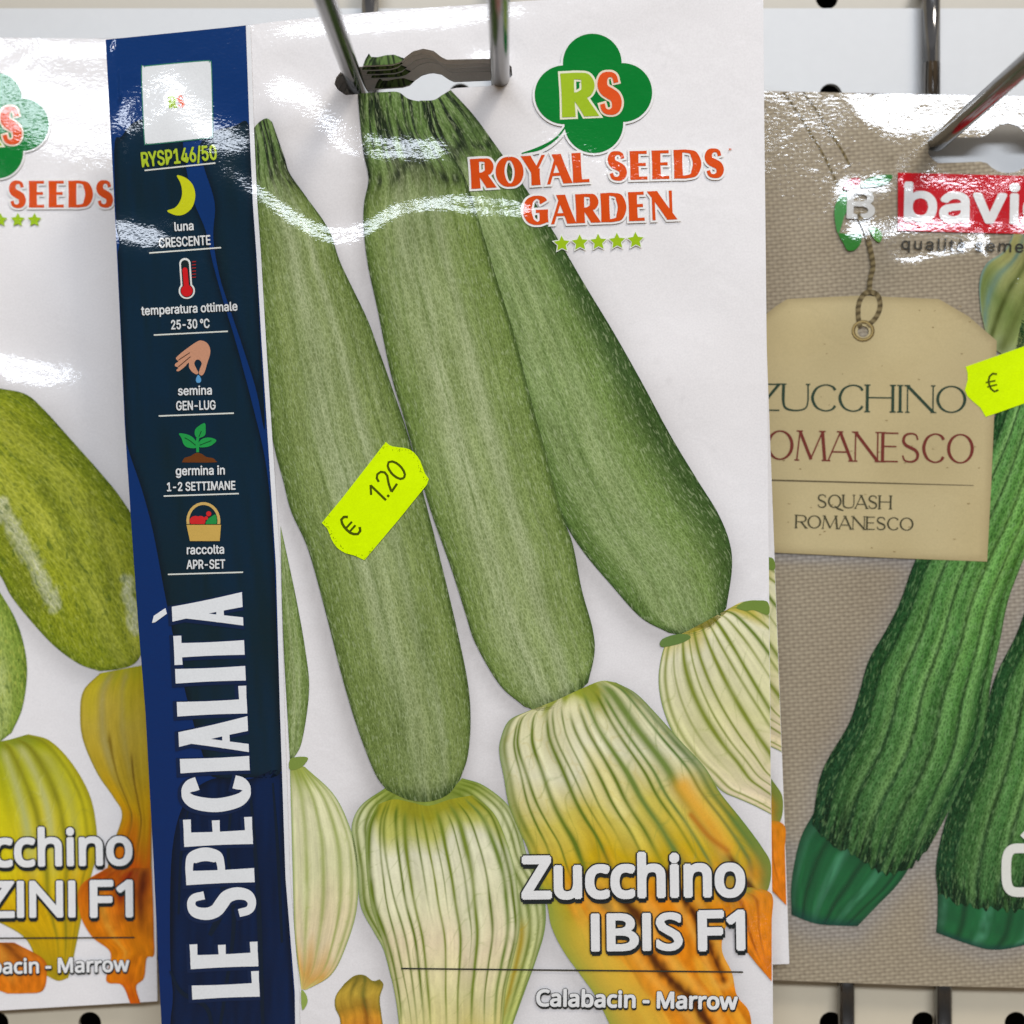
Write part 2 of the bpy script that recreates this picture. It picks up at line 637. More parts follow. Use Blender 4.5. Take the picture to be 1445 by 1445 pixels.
class Art:
    """collects flat printed shapes (in photo px) and lays them on a packet as one part"""

    def __init__(self, pk):
        self.pk = pk
        self.V, self.T, self.C, self.Z, self.UV = [], [], [], [], []
        self.n = 0
        self.k = 0
        self.lev = 0
        self.key = None

    def add(self, V, T, color, uv=None, bump=True):
        V = np.asarray(V, float)
        T = np.asarray(T, int)
        C = np.broadcast_to(np.asarray(color, float), (len(V), 3))
        self.V.append(V)
        self.T.append(T + self.n)
        self.C.append(C)
        self.UV.append(uv if uv is not None else V * .15)
        key = tuple(np.round(np.asarray(color, float), 4)) if np.ndim(color) == 1 else None
        if key is None or key != self.key:
            self.lev += 1
            self.k = 0
        else:
            self.k = (self.k + 1) % 8
        self.key = key
        self.Z.append(np.full(len(V), (self.lev - 1) * 4e-5 + self.k * 3e-6))
        self.n += len(V)
        return self

    def poly(self, pts, color, smooth=False, step=None, holes=(), closed=True):
        P = catmull(pts, 6, True) if smooth else np.array(pts, float)
        V, T = cdt_fill(P, holes, step)
        return self.add(V, T, lin(color))

    def circle(self, c, r, color, n=40, ry=None):
        a = np.linspace(0, 2 * math.pi, n, endpoint=False)
        return self.poly(np.stack([c[0] + r * np.cos(a), c[1] + (ry or r) * np.sin(a)], 1), color)

    def stroke(self, pts, w, color, smooth=True, n=None):
        P = catmull(pts, 8) if smooth and len(pts) > 2 else np.array(pts, float)
        L = np.linalg.norm(np.diff(P, axis=0), axis=1).sum()
        P = resample(P, n or max(3, int(L / 5)))
        W = np.full(len(P), float(w)) if np.isscalar(w) else np.interp(np.linspace(0, 1, len(P)), np.linspace(0, 1, len(w)), w)
        V, T = ribbon(P, W)
        return self.add(V, T, lin(color))

    def text(self, s, p0, p1, H, color, bold=0.0, shift=(0, 0), font=None, spacing=1.0, n=8):
        """lettering between two baseline points, cap height H px, fattened by bold px"""
        V, T = font_mesh(s, font, spacing)
        x0, x1 = V[:, 0].min(), V[:, 0].max()
        p0, p1 = np.array(p0, float), np.array(p1, float)
        ex = p1 - p0
        L = np.linalg.norm(ex)
        eu = np.array([ex[1], -ex[0]]) / L
        P = p0 + ((V[:, 0] - x0) / (x1 - x0))[:, None] * ex + (V[:, 1] / cap_of(font) * H)[:, None] * eu + np.array(shift)
        if bold <= 0:
            return self.add(P, T, lin(color))
        for k in range(n):
            t = 2 * math.pi * (k + .5) / n
            self.add(P + bold * np.array([math.cos(t), math.sin(t)]), T, lin(color))
        return self

    def caps(self, s, p0, p1, H, color, thick, thin, grow=0.0, serif=0.0, gap=.075, spans=None, shift=(0, 0), H1=None):
        """drawn capitals between two baseline points; spans give each letter's own start and end"""
        p0, p1 = np.array(p0, float), np.array(p1, float)
        L = np.linalg.norm(p1 - p0)
        ex = (p1 - p0) / L
        eu = np.array([ex[1], -ex[0]])
        if spans is None:
            ws = [0.45 if c == ' ' else GL[c][0] for c in s]
            fixed = gap * (len(s) - 1)
            k = (L / H - fixed) / sum(ws)
            x = 0
            spans = []
            KN = {'YA': -.2, 'OY': -.1, 'RO': -.02, 'GA': -.08, 'AR': -.05, 'AL': -.03, 'MA': -.05, 'AN': -.04, 'UA': -.08, 'AS': -.06}
            kn = [KN.get(s[i:i + 2], 0) for i in range(len(s))]
            k = (L / H - fixed - sum(kn)) / sum(ws)
            for c, w, q_ in zip(s, ws, kn):
                spans.append((x * H, (x + w * k) * H))
                x += w * k + gap + q_
        for c, (a, b) in zip(s, spans):
            if c == ' ':
                continue
            hh = H if H1 is None else H + (H1 - H) * ((a + b) / 2 / L)
            for V, T in glyph(c, (b - a) / hh, thick, thin, grow, serif):
                P = p0 + (a + V[:, 0] * hh)[:, None] * ex + (V[:, 1] * hh)[:, None] * eu + np.array(shift)
                self.add(P, T, lin(color))
        return self

    def build(self, name, parent, off, mat=None, maxedge=5.5, label=None, kind=None):
        V = np.vstack(self.V)
        T = np.vstack(self.T)
        C = np.vstack(self.C)
        Z = np.concatenate(self.Z)
        U = np.vstack(self.UV)
        # split long edges so the print follows the creases
        for _ in range(6):
            e = np.sort(np.vstack([T[:, [0, 1]], T[:, [1, 2]], T[:, [2, 0]]]), 1)
            ue, inv = np.unique(e, axis=0, return_inverse=True)
            inv = inv.reshape(-1)
            ln = np.linalg.norm(V[ue[:, 0]] - V[ue[:, 1]], axis=1)
            longe = ln > maxedge
            if not longe.any():
                break
            mid = np.full(len(ue), -1)
            mid[longe] = len(V) + np.arange(longe.sum())
            a, b = ue[longe, 0], ue[longe, 1]
            V = np.vstack([V, (V[a] + V[b]) / 2])
            C = np.vstack([C, (C[a] + C[b]) / 2])
            U = np.vstack([U, (U[a] + U[b]) / 2])
            Z = np.concatenate([Z, (Z[a] + Z[b]) / 2])
            n = len(T)
            m01, m12, m20 = mid[inv[:n]], mid[inv[n:2 * n]], mid[inv[2 * n:]]
            code = (m01 >= 0) * 1 + (m12 >= 0) * 2 + (m20 >= 0) * 4
            out = [T[code == 0]]
            v0, v1, v2 = T[:, 0], T[:, 1], T[:, 2]

            def tri(mask, *tris):
                for t in tris:
                    out.append(np.stack([q[mask] for q in t], 1))
            tri(code == 1, (v0, m01, v2), (m01, v1, v2))
            tri(code == 2, (v0, v1, m12), (v0, m12, v2))
            tri(code == 4, (v0, v1, m20), (m20, v1, v2))
            tri(code == 3, (v0, m01, v2), (m01, v1, m12), (m01, m12, v2))
            tri(code == 6, (v0, v1, m12), (v0, m12, m20), (m20, m12, v2))
            tri(code == 5, (v0, m01, m20), (m01, v1, m20), (m20, v1, v2))
            tri(code == 7, (v0, m01, m20), (m01, v1, m12), (m20, m12, v2), (m01, m12, m20))
            T = np.vstack(out)
        P, nrm = self.pk.surf(V, off + Z)
        a, b, c = P[T[:, 0], :2], P[T[:, 1], :2], P[T[:, 2], :2]
        ar = (b[:, 0] - a[:, 0]) * (c[:, 1] - a[:, 1]) - (b[:, 1] - a[:, 1]) * (c[:, 0] - a[:, 0])
        T = np.where((ar < 0)[:, None], T[:, ::-1], T)
        T = T[np.abs(ar) > 1e-13]
        return mesh_obj(name, P, T, parent, mat or INK, nrm, C, U, label, kind)


def mesh_obj(name, P, T, parent, mat, nrm=None, C=None, U=None, label=None, kind=None):
    me = bpy.data.meshes.new(name)
    me.vertices.add(len(P))
    me.vertices.foreach_set('co', np.asarray(P, np.float32).ravel())
    T = np.asarray(T, np.int32)
    me.loops.add(T.size)
    me.loops.foreach_set('vertex_index', T.ravel())
    me.polygons.add(len(T))
    me.polygons.foreach_set('loop_start', np.arange(0, T.size, T.shape[1], dtype=np.int32))
    me.polygons.foreach_set('use_smooth', np.ones(len(T), bool))
    me.update(calc_edges=True)
    me.validate()
    if C is not None:
        at = me.color_attributes.new('Col', 'FLOAT_COLOR', 'POINT')
        at.data.foreach_set('color', np.column_stack([C, np.ones(len(C))]).astype(np.float32).ravel())
    if U is not None:
        uv = me.uv_layers.new(name='UVMap')
        vi = np.empty(len(me.loops), np.int32)
        me.loops.foreach_get('vertex_index', vi)
        uv.data.foreach_set('uv', np.asarray(U, np.float32)[vi].ravel())
    if nrm is not None:
        me.normals_split_custom_set_from_vertices([tuple(n) for n in nrm])
    me.materials.append(mat)
    o = bpy.data.objects.new(name, me)
    COL.objects.link(o)
    if parent:
        o.parent = parent
    if label:
        o['label'] = label
    if kind:
        o['kind'] = kind
    return o


L1, L2, L3, L4, L5, L6 = [i * 7e-5 for i in range(1, 7)]


def coons(Lc, Rc, Tc=None, Bc=None, ns=200, nt=90, smooth=True):
    f = (lambda p, n: resample(catmull(p, 8), n)) if smooth else (lambda p, n: resample(p, n))
    L, R = f(Lc, ns), f(Rc, ns)
    Tt = f(Tc, nt) if Tc is not None else resample([L[0], R[0]], nt)
    B = f(Bc, nt) if Bc is not None else resample([L[-1], R[-1]], nt)
    s = np.linspace(0, 1, ns)[:, None, None]
    t = np.linspace(0, 1, nt)[None, :, None]
    P = (1 - t) * L[:, None] + t * R[:, None] + (1 - s) * Tt[None] + s * B[None] \
        - ((1 - s) * (1 - t) * L[0] + (1 - s) * t * R[0] + s * (1 - t) * L[-1] + s * t * R[-1])
    V = P.reshape(-1, 2)
    i, j = np.meshgrid(np.arange(ns - 1), np.arange(nt - 1), indexing='ij')
    a = (i * nt + j).ravel()
    T = np.vstack([np.stack([a, a + nt, a + 1], 1), np.stack([a + 1, a + nt, a + nt + 1], 1)])
    S = np.broadcast_to(s, (ns, nt, 1)).ravel()
    TT = np.broadcast_to(t, (ns, nt, 1)).ravel()
    # uv in millimetres (7 px per mm)
    seg = np.linalg.norm(np.diff(P, axis=0), axis=2).mean(1)
    along = np.r_[0, np.cumsum(seg)] / 7.0
    wid = np.linalg.norm(R - L, axis=1) / 7.0
    u = (TT - .5) * np.repeat(np.maximum(wid, wid.max() * .35), nt)
    uv = np.stack([u + 40 + V[0, 0], np.repeat(along, nt)], 1)
    return V, T, S, TT, uv


def mix(a, b, f):
    f = np.clip(f, 0, 1)[:, None]
    return a * (1 - f) + b * f


def sstep(a, b, x):
    t = np.clip((x - a) / (b - a), 0, 1)
    return t * t * (3 - 2 * t)


def paint_courgette(S, T, seed=0, neck=0.0, lo=(98, 121, 58), mid=(130, 150, 86), hi=(162, 175, 124), edge=(52, 74, 32), lights=((.35, .12), (.62, .07)), rightdark=0.0, stemc=(98, 124, 66), nk=1.0, ridge=.3):
    c = np.broadcast_to(lin(mid), (len(S), 3)).copy()
    wob = (vnoise(S * 6, T * 2, seed + 3) - .5) * .05
    for t0, w in lights:
        c = mix(c, lin(hi), np.exp(-((T + wob - t0) / w) ** 2) * (.5 + .6 * vnoise(S * 9, T * 14, seed)))
    # lengthwise ridges: dark grooves with a paler crest beside them
    rn = vnoise(T * 6.5 + .5 * vnoise(S * 2.5, T * 3, seed + 20), S * .9, seed + 21) - .5
    c = mix(c, lin(lo), np.exp(-(rn / .05) ** 2) * ridge)
    c = mix(c, lin(hi), np.exp(-((rn - .12) / .07) ** 2) * ridge * .55)
    e = np.minimum(T, 1 - T)
    c = mix(c, lin(lo), (1 - sstep(0.0, .22, e)) * .85)
    if rightdark:
        c = mix(c, lin(edge), sstep(.66, .95, T) * rightdark)
    c = mix(c, lin(lo), vnoise(S * 3, T * 9, seed + 9) * .45)
    c = mix(c, lin(edge), (1 - sstep(0.0, .045, e)) * .8)
    c = mix(c, lin(edge), sstep(.965, 1, S) * .8 * (.4 + vnoise(T * 40, S * 3, seed)))
    if neck:
        f = 1 - sstep(neck * .55, neck * 1.6, S)
        st = vnoise(T * 22 * nk + 2 * vnoise(S * 30, T * 3, seed + 1), S * 9, seed + 5)
        st2 = vnoise(T * 55 * nk, S * 22, seed + 6)
        stc = mix(np.broadcast_to(lin(stemc), c.shape), lin((34, 46, 30)), sstep(.48, .74, st * .7 + st2 * .4))
        stc = mix(stc, lin((150, 172, 112)), sstep(.62, .9, 1 - st) * .35)
        c = mix(c, stc, f)
        ring = np.exp(-((S - neck * (1 + .12 * np.sin(T * 9))) / (neck * .09)) ** 2)
        c = mix(c, lin((26, 36, 26)), ring * .85 * sstep(.3, .6, vnoise(T * 26 * nk, S * 4, seed + 8)))
        c = mix(c, lin((24, 34, 24)), f * (1 - sstep(0, .1, e)) * .7)
    return c


def courgette(pk, name, parent, Lc, Rc, Tc=None, Bc=None, seed=0, off=L2, ns=230, nt=60, mat=None, extra=None, **kw):
    V, T, S, TT, uv = coons(Lc, Rc, Tc, Bc, ns, nt)
    a = Art(pk)
    c = paint_courgette(S, TT, seed, **kw)
    if extra:
        c = extra(V, c)
    a.add(V, T, c, uv)
    return a.build(name, parent, off, mat or SKIN, 99)


def paint_petals(S, T, seed, stops, veins, veincol=(112, 132, 34), edgec=(96, 124, 44), top=(140, 150, 40), edgew=.06, wob=.03, topw=.12, net=.0, netcol=(196, 170, 60)):
    ss = np.array([p for p, _ in stops])
    cc = np.array([lin(c) for _, c in stops])
    sw = S + (vnoise(S * 5, T * 6, seed) - .5) * .16
    c = np.stack([np.interp(sw, ss, cc[:, k]) for k in range(3)], 1)
    # blotchy petal tissue
    n1 = vnoise(S * 18, T * 26, seed + 1)
    n2 = vnoise(S * 50, T * 60, seed + 2)
    c = c * (0.90 + .12 * n1 + .08 * n2)[:, None]
    if net:
        r = np.abs(vnoise(S * 26, T * 20, seed + 4) - .5)
        c = mix(c, lin(netcol), np.exp(-(r / .035) ** 2) * net)
    c = mix(c, lin(top), (1 - sstep(0, topw, S + (vnoise(T * 14, S * 2, seed + 3) - .5) * .09)) * .9)
    # soft folds, fine fibres
    fib = vnoise(T * 70 + 3 * vnoise(S * 4, T * 5, seed), S * 7, seed + 11)
    fold = vnoise(T * 13 + .6 * vnoise(S * 3, T * 3, seed + 2), S * 1.7, seed + 12)
    c = c * (0.90 + .17 * fib + .24 * (fold - .5))[:, None]
    for v in veins:
        t0, t1, w, st = v[:4]
        s0, s1 = (v[4], v[5]) if len(v) > 4 else (0.0, 1.0)
        col = lin(v[6]) if len(v) > 6 else lin(veincol)
        tt = t0 + (t1 - t0) * S + (vnoise(S * 3 + t0 * 31, t0 * 17 + 0 * S, seed) - .5) * wob
        m = sstep(s0 - .02, s0 + .05, S) * (1 - sstep(s1 - .25, s1 + .04, S))
        ww = w * (.65 + .9 * vnoise(S * 5 + t0 * 50, 0 * S + t0 * 9, seed + 8)) * (1.25 - .5 * S)
        g = np.exp(-np.abs((T - tt) / ww) ** 1.8)
        c = mix(c, col * .8, np.clip(g * st * m * (.8 + .5 * vnoise(S * 14, T * 9, seed + 7)), 0, 1))
        g1 = np.exp(-np.abs((T - tt) / (ww * 2.6)) ** 2)               # greenish halo beside the vein
        c = mix(c, (col * .45 + c * .55), g1 * st * m * .14)
        g2 = np.exp(-np.abs((T - tt - ww * 2.1) / (ww * .9)) ** 2)     # pale lip beside the vein
        c = mix(c, np.minimum(c * 1.2 + .03, 1), g2 * .22 * st * m)
        # side veinlets
        if w > .009:
            r = np.abs(np.mod((S * 9 + t0 * 7 + (T - tt) * 6 + vnoise(S * 10, T * 10, seed) * 1.2), 1) - .5)
            c = mix(c, col, np.exp(-(r / .03) ** 2) * np.exp(-((T - tt) / .07) ** 2) * .4 * m)
    e = np.minimum(T, 1 - T)
    c = mix(c, lin(edgec), (1 - sstep(0, edgew, e)) * .85)
    return np.clip(c, 0, 1)


def petals(pk, name, parent, Lc, Rc, Tc=None, Bc=None, off=L2, ns=190, nt=190, label=None, extra=None, edge=None, **kw):
    V, T, S, TT, uv = coons(Lc, Rc, Tc, Bc, ns, nt)
    if edge is not None:
        E = np.array(edge)
        V = V.copy()
        V[:, 0] = np.minimum(V[:, 0], np.interp(V[:, 1], E[:, 1], E[:, 0]) - .4)
    a = Art(pk)
    c = paint_petals(S, TT, **kw)
    if extra:
        c = extra(V, S, TT, c)
    a.add(V, T, c, uv)
    return a.build(name, parent, off, INK, 99, label)


PAPER = (238, 233, 230)


def sheet(pk, outline, hole, shadows=(), color=PAPER, step=9, mat=None, name='front_sheet', thick=.0005, creased_color=None):
    """the printed front of a packet with its punched hang hole, its edges and its plain back"""
    holes = [hole] if hole is not None else []
    V, T = cdt_fill(outline, holes, step)
    C = np.broadcast_to(lin(color), (len(V), 3)).copy()
    if creased_color:
        C = creased_color(V, C)
    for poly, dx, dy, w, st in shadows:      # the soft shadows of the studio photograph printed on the paper
        q = V - np.array([dx, dy])
        d = polydist(q, poly)
        d[inside(q, poly)] = 0
        C = mix(C, lin((150, 145, 142)), np.exp(-(d / w) ** 1.3) * st)
    a = Art(pk)
    a.add(V, T, C)
    front = a.build(name, pk.root, 0.0, mat or INK, 30)
    # back and rim
    b = 0
    VV, TT = [], []
    Pf, _ = pk.surf(V, np.zeros(len(V)) - .00002)
    Pb = Pf.copy()
    Pb[:, 2] -= thick
    # back sheet
    mesh_obj('back_sheet', Pb, T[:, ::1], pk.root, BACKP)
    rim = []
    for poly in [outline] + holes:
        P = resample(np.vstack([poly, poly[:1]]), max(60, len(poly) * 3))[:-1]
        A, _ = pk.surf(P, np.zeros(len(P)))
        B = A.copy()
        B[:, 2] -= thick
        n = len(P)
        i = np.arange(n)
        j = (i + 1) % n
        q = np.stack([i, j, n + j, n + i], 1)
        VV.append(np.vstack([A, B]))
        TT.append(q + b)
        b += 2 * n
    o = mesh_obj('cut_edge', np.vstack(VV), np.vstack(TT), pk.root, BACKP)
    return front


def zm(x0, y0, k, pts):
    return [(x0 + x / k, y0 + y / k) for x, y in pts]


# ================================================================== the perforated back panel
PX = (CX, CY)
bx = lambda px: (px - CX) / F * BOARD
bz = lambda py: (CY - py) / F * BOARD
x0b, x1b = bx(-1300), bx(2700)
seam = bz(8)
zb0, zb1 = bz(2300), bz(-900)
hole_r = .0026
pitch_x = 130.7
pitch_y = 131.0


def panel(name, z0, z1, y, mat, label):
    holes = []
    for r in range(-5, 18):
        for c in range(-5, 18):
            if (r == 1 and c in (10, 11)) or (r <= 0 and c != 9):
                continue
            hx, hz = bx(-4 + pitch_x * c), bz(3 + pitch_y * r - (15 if r == 0 else 0))
            if z0 + .0028 < hz < z1 - .0028:
                a = np.linspace(0, 2 * math.pi, 20, endpoint=False)
                holes.append(np.stack([hx + hole_r * np.cos(a), hz + hole_r * np.sin(a)], 1))
    outer = [(x0b, z0), (x1b, z0), (x1b, z1), (x0b, z1)]
    verts, edges = [], []
    for poly in [outer] + holes:
        b = len(verts)
        verts += [Vector(p) for p in poly]
        edges += [(b + i, b + (i + 1) % len(poly)) for i in range(len(poly))]
    r = delaunay_2d_cdt(verts, edges, [], 0, 1e-7)
    V = np.array([tuple(v) for v in r[0]])
    T = np.array(r[2])
    c = V[T].mean(1)
    ok = np.ones(len(T), bool)
    for h in holes:
        m = h.mean(0)
        ok &= np.linalg.norm(c - m, axis=1) > hole_r * .97
    T = T[ok]
    P = np.column_stack([V[:, 0], np.full(len(V), y), V[:, 1]])
    allV, allF = [P], [T]
    me_f = [tuple(t) for t in T]
    verts3 = [tuple(p) for p in P]
    for h in holes:
        b = len(verts3)
        n = len(h)
        verts3 += [(p[0], y, p[1]) for p in h] + [(p[0], y + .0012, p[1]) for p in h]
        me_f += [(b + i, b + (i + 1) % n, b + n + (i + 1) % n, b + n + i) for i in range(n)]
    me = bpy.data.meshes.new(name)
    me.from_pydata(verts3, [], me_f)
    me.update()
    me.materials.append(mat)
    o = bpy.data.objects.new(name, me)
    COL.objects.link(o)
    o['kind'] = 'structure'
    o['label'] = label
    return o


seam2 = bz(1352)
panel('back_panel', seam2 + .0004, seam - .0006, BOARD, PANEL, 'white perforated back panel behind the seed packets')
panel('back_panel', zb0, seam2 - .0004, BOARD, PANEL3, 'lower cream perforated panel under the hanging packets')
panel('back_panel', seam, zb1, BOARD + .0035, PANEL2, 'cream upper strip of panel at the top edge')
me = bpy.data.meshes.new('dark_backing')
me.from_pydata([(x0b, BOARD + .02, zb0), (x1b, BOARD + .02, zb0), (x1b, BOARD + .02, zb1), (x0b, BOARD + .02, zb1)], [], [(0, 1, 2, 3)])
me.materials.append(DARK)  # near-black colour stands in for the shade seen through the holes
o = bpy.data.objects.new('dark_backing', me)
COL.objects.link(o)
o['kind'] = 'structure'
o['label'] = 'dark backing behind the perforated panel, shade of the hollow put into its colour'

# ================================================================== wire hooks


def tube(path, r, n=16):
    P = np.asarray(path, float)
    V, Fc = [], []
    up = np.array([1.0, 0.13, 0.21])
    up /= np.linalg.norm(up)
    prev = None
    d = np.gradient(P, axis=0)
    d /= np.linalg.norm(d, axis=1, keepdims=True)
    a = up - d[0] * (up @ d[0])
    a /= np.linalg.norm(a)
    for i in range(len(P)):
        a = a - d[i] * (a @ d[i])
        a /= np.linalg.norm(a)
        b = np.cross(d[i], a)
        for k in range(n):
            t = 2 * math.pi * k / n
            V.append(P[i] + r * (math.cos(t) * a + math.sin(t) * b))
    for i in range(len(P) - 1):
        for k in range(n):
            k2 = (k + 1) % n
            Fc.append((i * n + k, i * n + k2, (i + 1) * n + k2, (i + 1) * n + k))
    Fc.append(tuple(range(n)))
    Fc.append(tuple(range(len(P) * n - 1, (len(P) - 1) * n - 1, -1)))
    return V, Fc


def round_path(pts, rad=.006, n=8):
    P = [np.array(p, float) for p in pts]
    out = [P[0]]
    for i in range(1, len(P) - 1):
        a, b, c = P[i - 1], P[i], P[i + 1]
        u = (a - b) / np.linalg.norm(a - b)
        v = (c - b) / np.linalg.norm(c - b)
        s, e_ = b + u * rad, b + v * rad
        for k in range(n + 1):
            t = k / n
            out.append((1 - t) ** 2 * s + 2 * t * (1 - t) * b + t * t * e_)
    out.append(P[-1])
    return out


def display_hook(label, xl, xr, z, front=.13, rise=.038, r=.0019):
    o = empty('display_hook', label, 'hook', 'chrome wire display hooks on the panel', Matrix.Translation(((xl + xr) / 2, BOARD, z)))
    yb = BOARD - r - .0005
    org = np.array([(xl + xr) / 2, BOARD, z])
    # the two prongs joined by the loop at the tip, far out in front
    path = round_path([(xl, yb, z + rise * .5), (xl, yb, z), (xl, front, z + .001), (xr, front, z + .001), (xr, yb, z), (xr, yb, z + rise * .5)], .005)
    V, Fc = tube(np.array(path) - org, r)
    me = bpy.data.meshes.new('prong_loop')
    me.from_pydata([tuple(v) for v in V], [], Fc)
    me.polygons.foreach_set('use_smooth', [True] * len(me.polygons))
    me.materials.append(CHROME)
    p = bpy.data.objects.new('prong_loop', me)
    COL.objects.link(p)
    p.parent = o
    for x in (xl, xr):
        path = round_path([(x, yb, z + rise * .5 - .0002), (x, yb, z + rise), (x, BOARD + .008, z + rise + .001)], .004)
        V, Fc = tube(np.array(path) - org, r * .995)
        me = bpy.data.meshes.new('stem')
        me.from_pydata([tuple(v) for v in V], [], Fc)
        me.polygons.foreach_set('use_smooth', [True] * len(me.polygons))
        me.materials.append(CHROME)
        p = bpy.data.objects.new('stem', me)
        COL.objects.link(p)
        p.parent = o
    return o


def at(px, d):
    v = ray(px, d)
    return v.x, v.z


xa, za = at((499, 113), .25)
xc, _ = at((706, 113), .25)
display_hook('chrome wire hook through the hang hole of the large middle packet', xa, xc, za)
xa, za = at((1321, 203), .276)
display_hook('chrome wire hook through the hang hole of the sackcloth packet', xa, xa + .0297, za)
xa, za = at((1190, 1605), BOARD)
xc, _ = at((1326, 1605), BOARD)
display_hook('lower chrome hook whose two stems show below the sackcloth packet', xa, xc, za)
xa, za = at((-312, 205), .276)
display_hook('chrome wire hook at far left holding the partly cut off packet', xa, xa + .0297, za)

# ================================================================== the main packet
M = Packet('seed_packet', 'middle packet in front with blue side banner and three pale green courgettes', (597, 110), .2495, .085, 0.0, 'courgette seed packets with blue side banner')
OUT = [(149, 56), (200, 51), (280, 43), (347, 36), (400, 29), (470, 22), (560, 14), (700, 4), (850, -5), (960, -11), (1077, -18), (1078, 120), (1080, 300), (1082, 500), (1085, 800), (1088, 1100), (1090, 1300), (1091, 1474),
       (800, 1478), (500, 1482), (230, 1485), (228, 1445), (222, 1330), (216, 1200), (205, 1000), (195, 880), (188, 780), (176, 600), (167, 400), (158, 220)]
HOLE = zm(450, 50, 4.817, [(105, 330), (118, 285), (150, 245), (200, 222), (310, 210), (500, 200), (550, 185), (590, 145), (640, 108), (710, 90), (780, 105), (830, 145), (870, 165), (1145, 158), (1270, 170), (1310, 215), (1315, 270),
                               (1270, 320), (1145, 345), (930, 357), (880, 370), (840, 410), (780, 445), (710, 460), (640, 450), (590, 425), (550, 390), (500, 382), (330, 395), (180, 405), (130, 370)])
HOLE_B = HOLE[20:32]   # lower lip
# relief: a gentle pillow plus the creases that catch the light
M.hill((640, 900), .055, .075, .0034)
M.hill((1040, 300), .03, .05, -.0008)
M.crease([(352, 52), (430, 42), (560, 30), (690, 22), (760, 14)], 1.05, .0022, .007, .010)
M.crease([(640, 88), (690, 80), (740, 76)], 1.0, .0024, .007, .005)
M.crease([(352, 110), (420, 132), (470, 178), (520, 206), (600, 214), (660, 212)], 1.08, .0032, .010, .008)
M.crease([(352, 196), (420, 212), (500, 214), (560, 212)], .35, .0020, .006, .009)
M.crease([(300, 225), (352, 262), (400, 297), (440, 322), (480, 335), (520, 322), (560, 298), (620, 288), (700, 293), (780, 300)], 1.08, .0023, .008, .008)
M.crease([(140, 160), (175, 170), (210, 150), (240, 130), (262, 150), (300, 190), (380, 225)], 1.05, .0044, .012, .007)
M.crease([(120, 312), (180, 328), (262, 350)], 1.08, .0040, .009, .008)
M.crease([(640, 560), (800, 540), (1080, 440)], .38, .006, .03, .02)
M.crease([(640, 80), (760, 60), (1080, -10)], -.5, .004, .02, .02)
M.crease([(860, 1000), (900, 780), (1080, 640)], .3, .007, .03, .02)
M.crease([(700, 170), (900, 250), (1080, 190)], .45, .005, .02, .02)

Z1L = [(358, 181), (362, 260), (366, 350), (372, 470), (380, 560), (385, 621), (400, 680), (411, 722), (435, 776), (460, 866), (484, 960), (505, 1029), (529, 1091), (546, 1115)]
Z1R = [(384, 172), (392, 195), (402, 224), (409, 245), (433, 279), (464, 324), (481, 372), (516, 445), (532, 487), (554, 549), (577, 618), (601, 710), (619, 780), (643, 880), (660, 963), (664, 1018), (660, 1067), (649, 1100)]
Z2L = [(505, 132), (508, 170), (513, 215), (520, 252), (514, 285), (513, 320), (519, 373), (533, 438), (551, 525), (572, 597), (605, 712), (636, 800), (657, 866), (671, 908), (705, 966), (740, 997)]
Z2R = [(606, 144), (614, 185), (640, 222), (656, 250), (675, 307), (700, 390), (727, 476), (751, 570), (768, 630), (792, 722), (808, 767), (821, 832), (836, 886), (839, 921), (830, 963)]
Z3L = [(592, 142), (606, 200), (636, 270), (664, 350), (694, 440), (726, 560), (762, 670), (797, 738), (825, 781), (863, 826), (904, 871), (944, 893)]
Z3R = [(636, 127), (668, 162), (696, 200), (722, 237), (744, 269), (786, 335), (826, 403), (866, 469), (905, 538), (946, 614), (984, 677), (1012, 722), (1029, 763), (1033, 801), (1025, 858)]
F1o = [(545, 1111), (511, 1135), (497, 1161), (498, 1188), (504, 1228), (509, 1279), (528, 1316), (541, 1336), (558, 1403), (563, 1478), (700, 1478), (739, 1403), (756, 1356), (768, 1316), (770, 1282), (763, 1245), (744, 1208), (733, 1168), (716, 1135), (682, 1108), (652, 1098)]
F2o = [(746, 1003), (718, 1017), (706, 1045), (718, 1136), (745, 1199), (771, 1272), (795, 1342), (844, 1412), (872, 1470), (1060, 1470), (1033, 1373), (1020, 1320), (1088, 1270), (1089, 1220), (1047, 1157), (995, 1083), (925, 1006), (869, 963)]
sh = [(Z1L + Z1R[::-1], -6, 8, 16, .55), (Z2L + Z2R[::-1], -5, 8, 13, .5), (Z3L + Z3R[::-1], -8, 10, 20, .5), (F1o, -5, 6, 16, .4), (F2o, -5, 6, 18, .35)]
sheet(M, OUT, HOLE, sh)

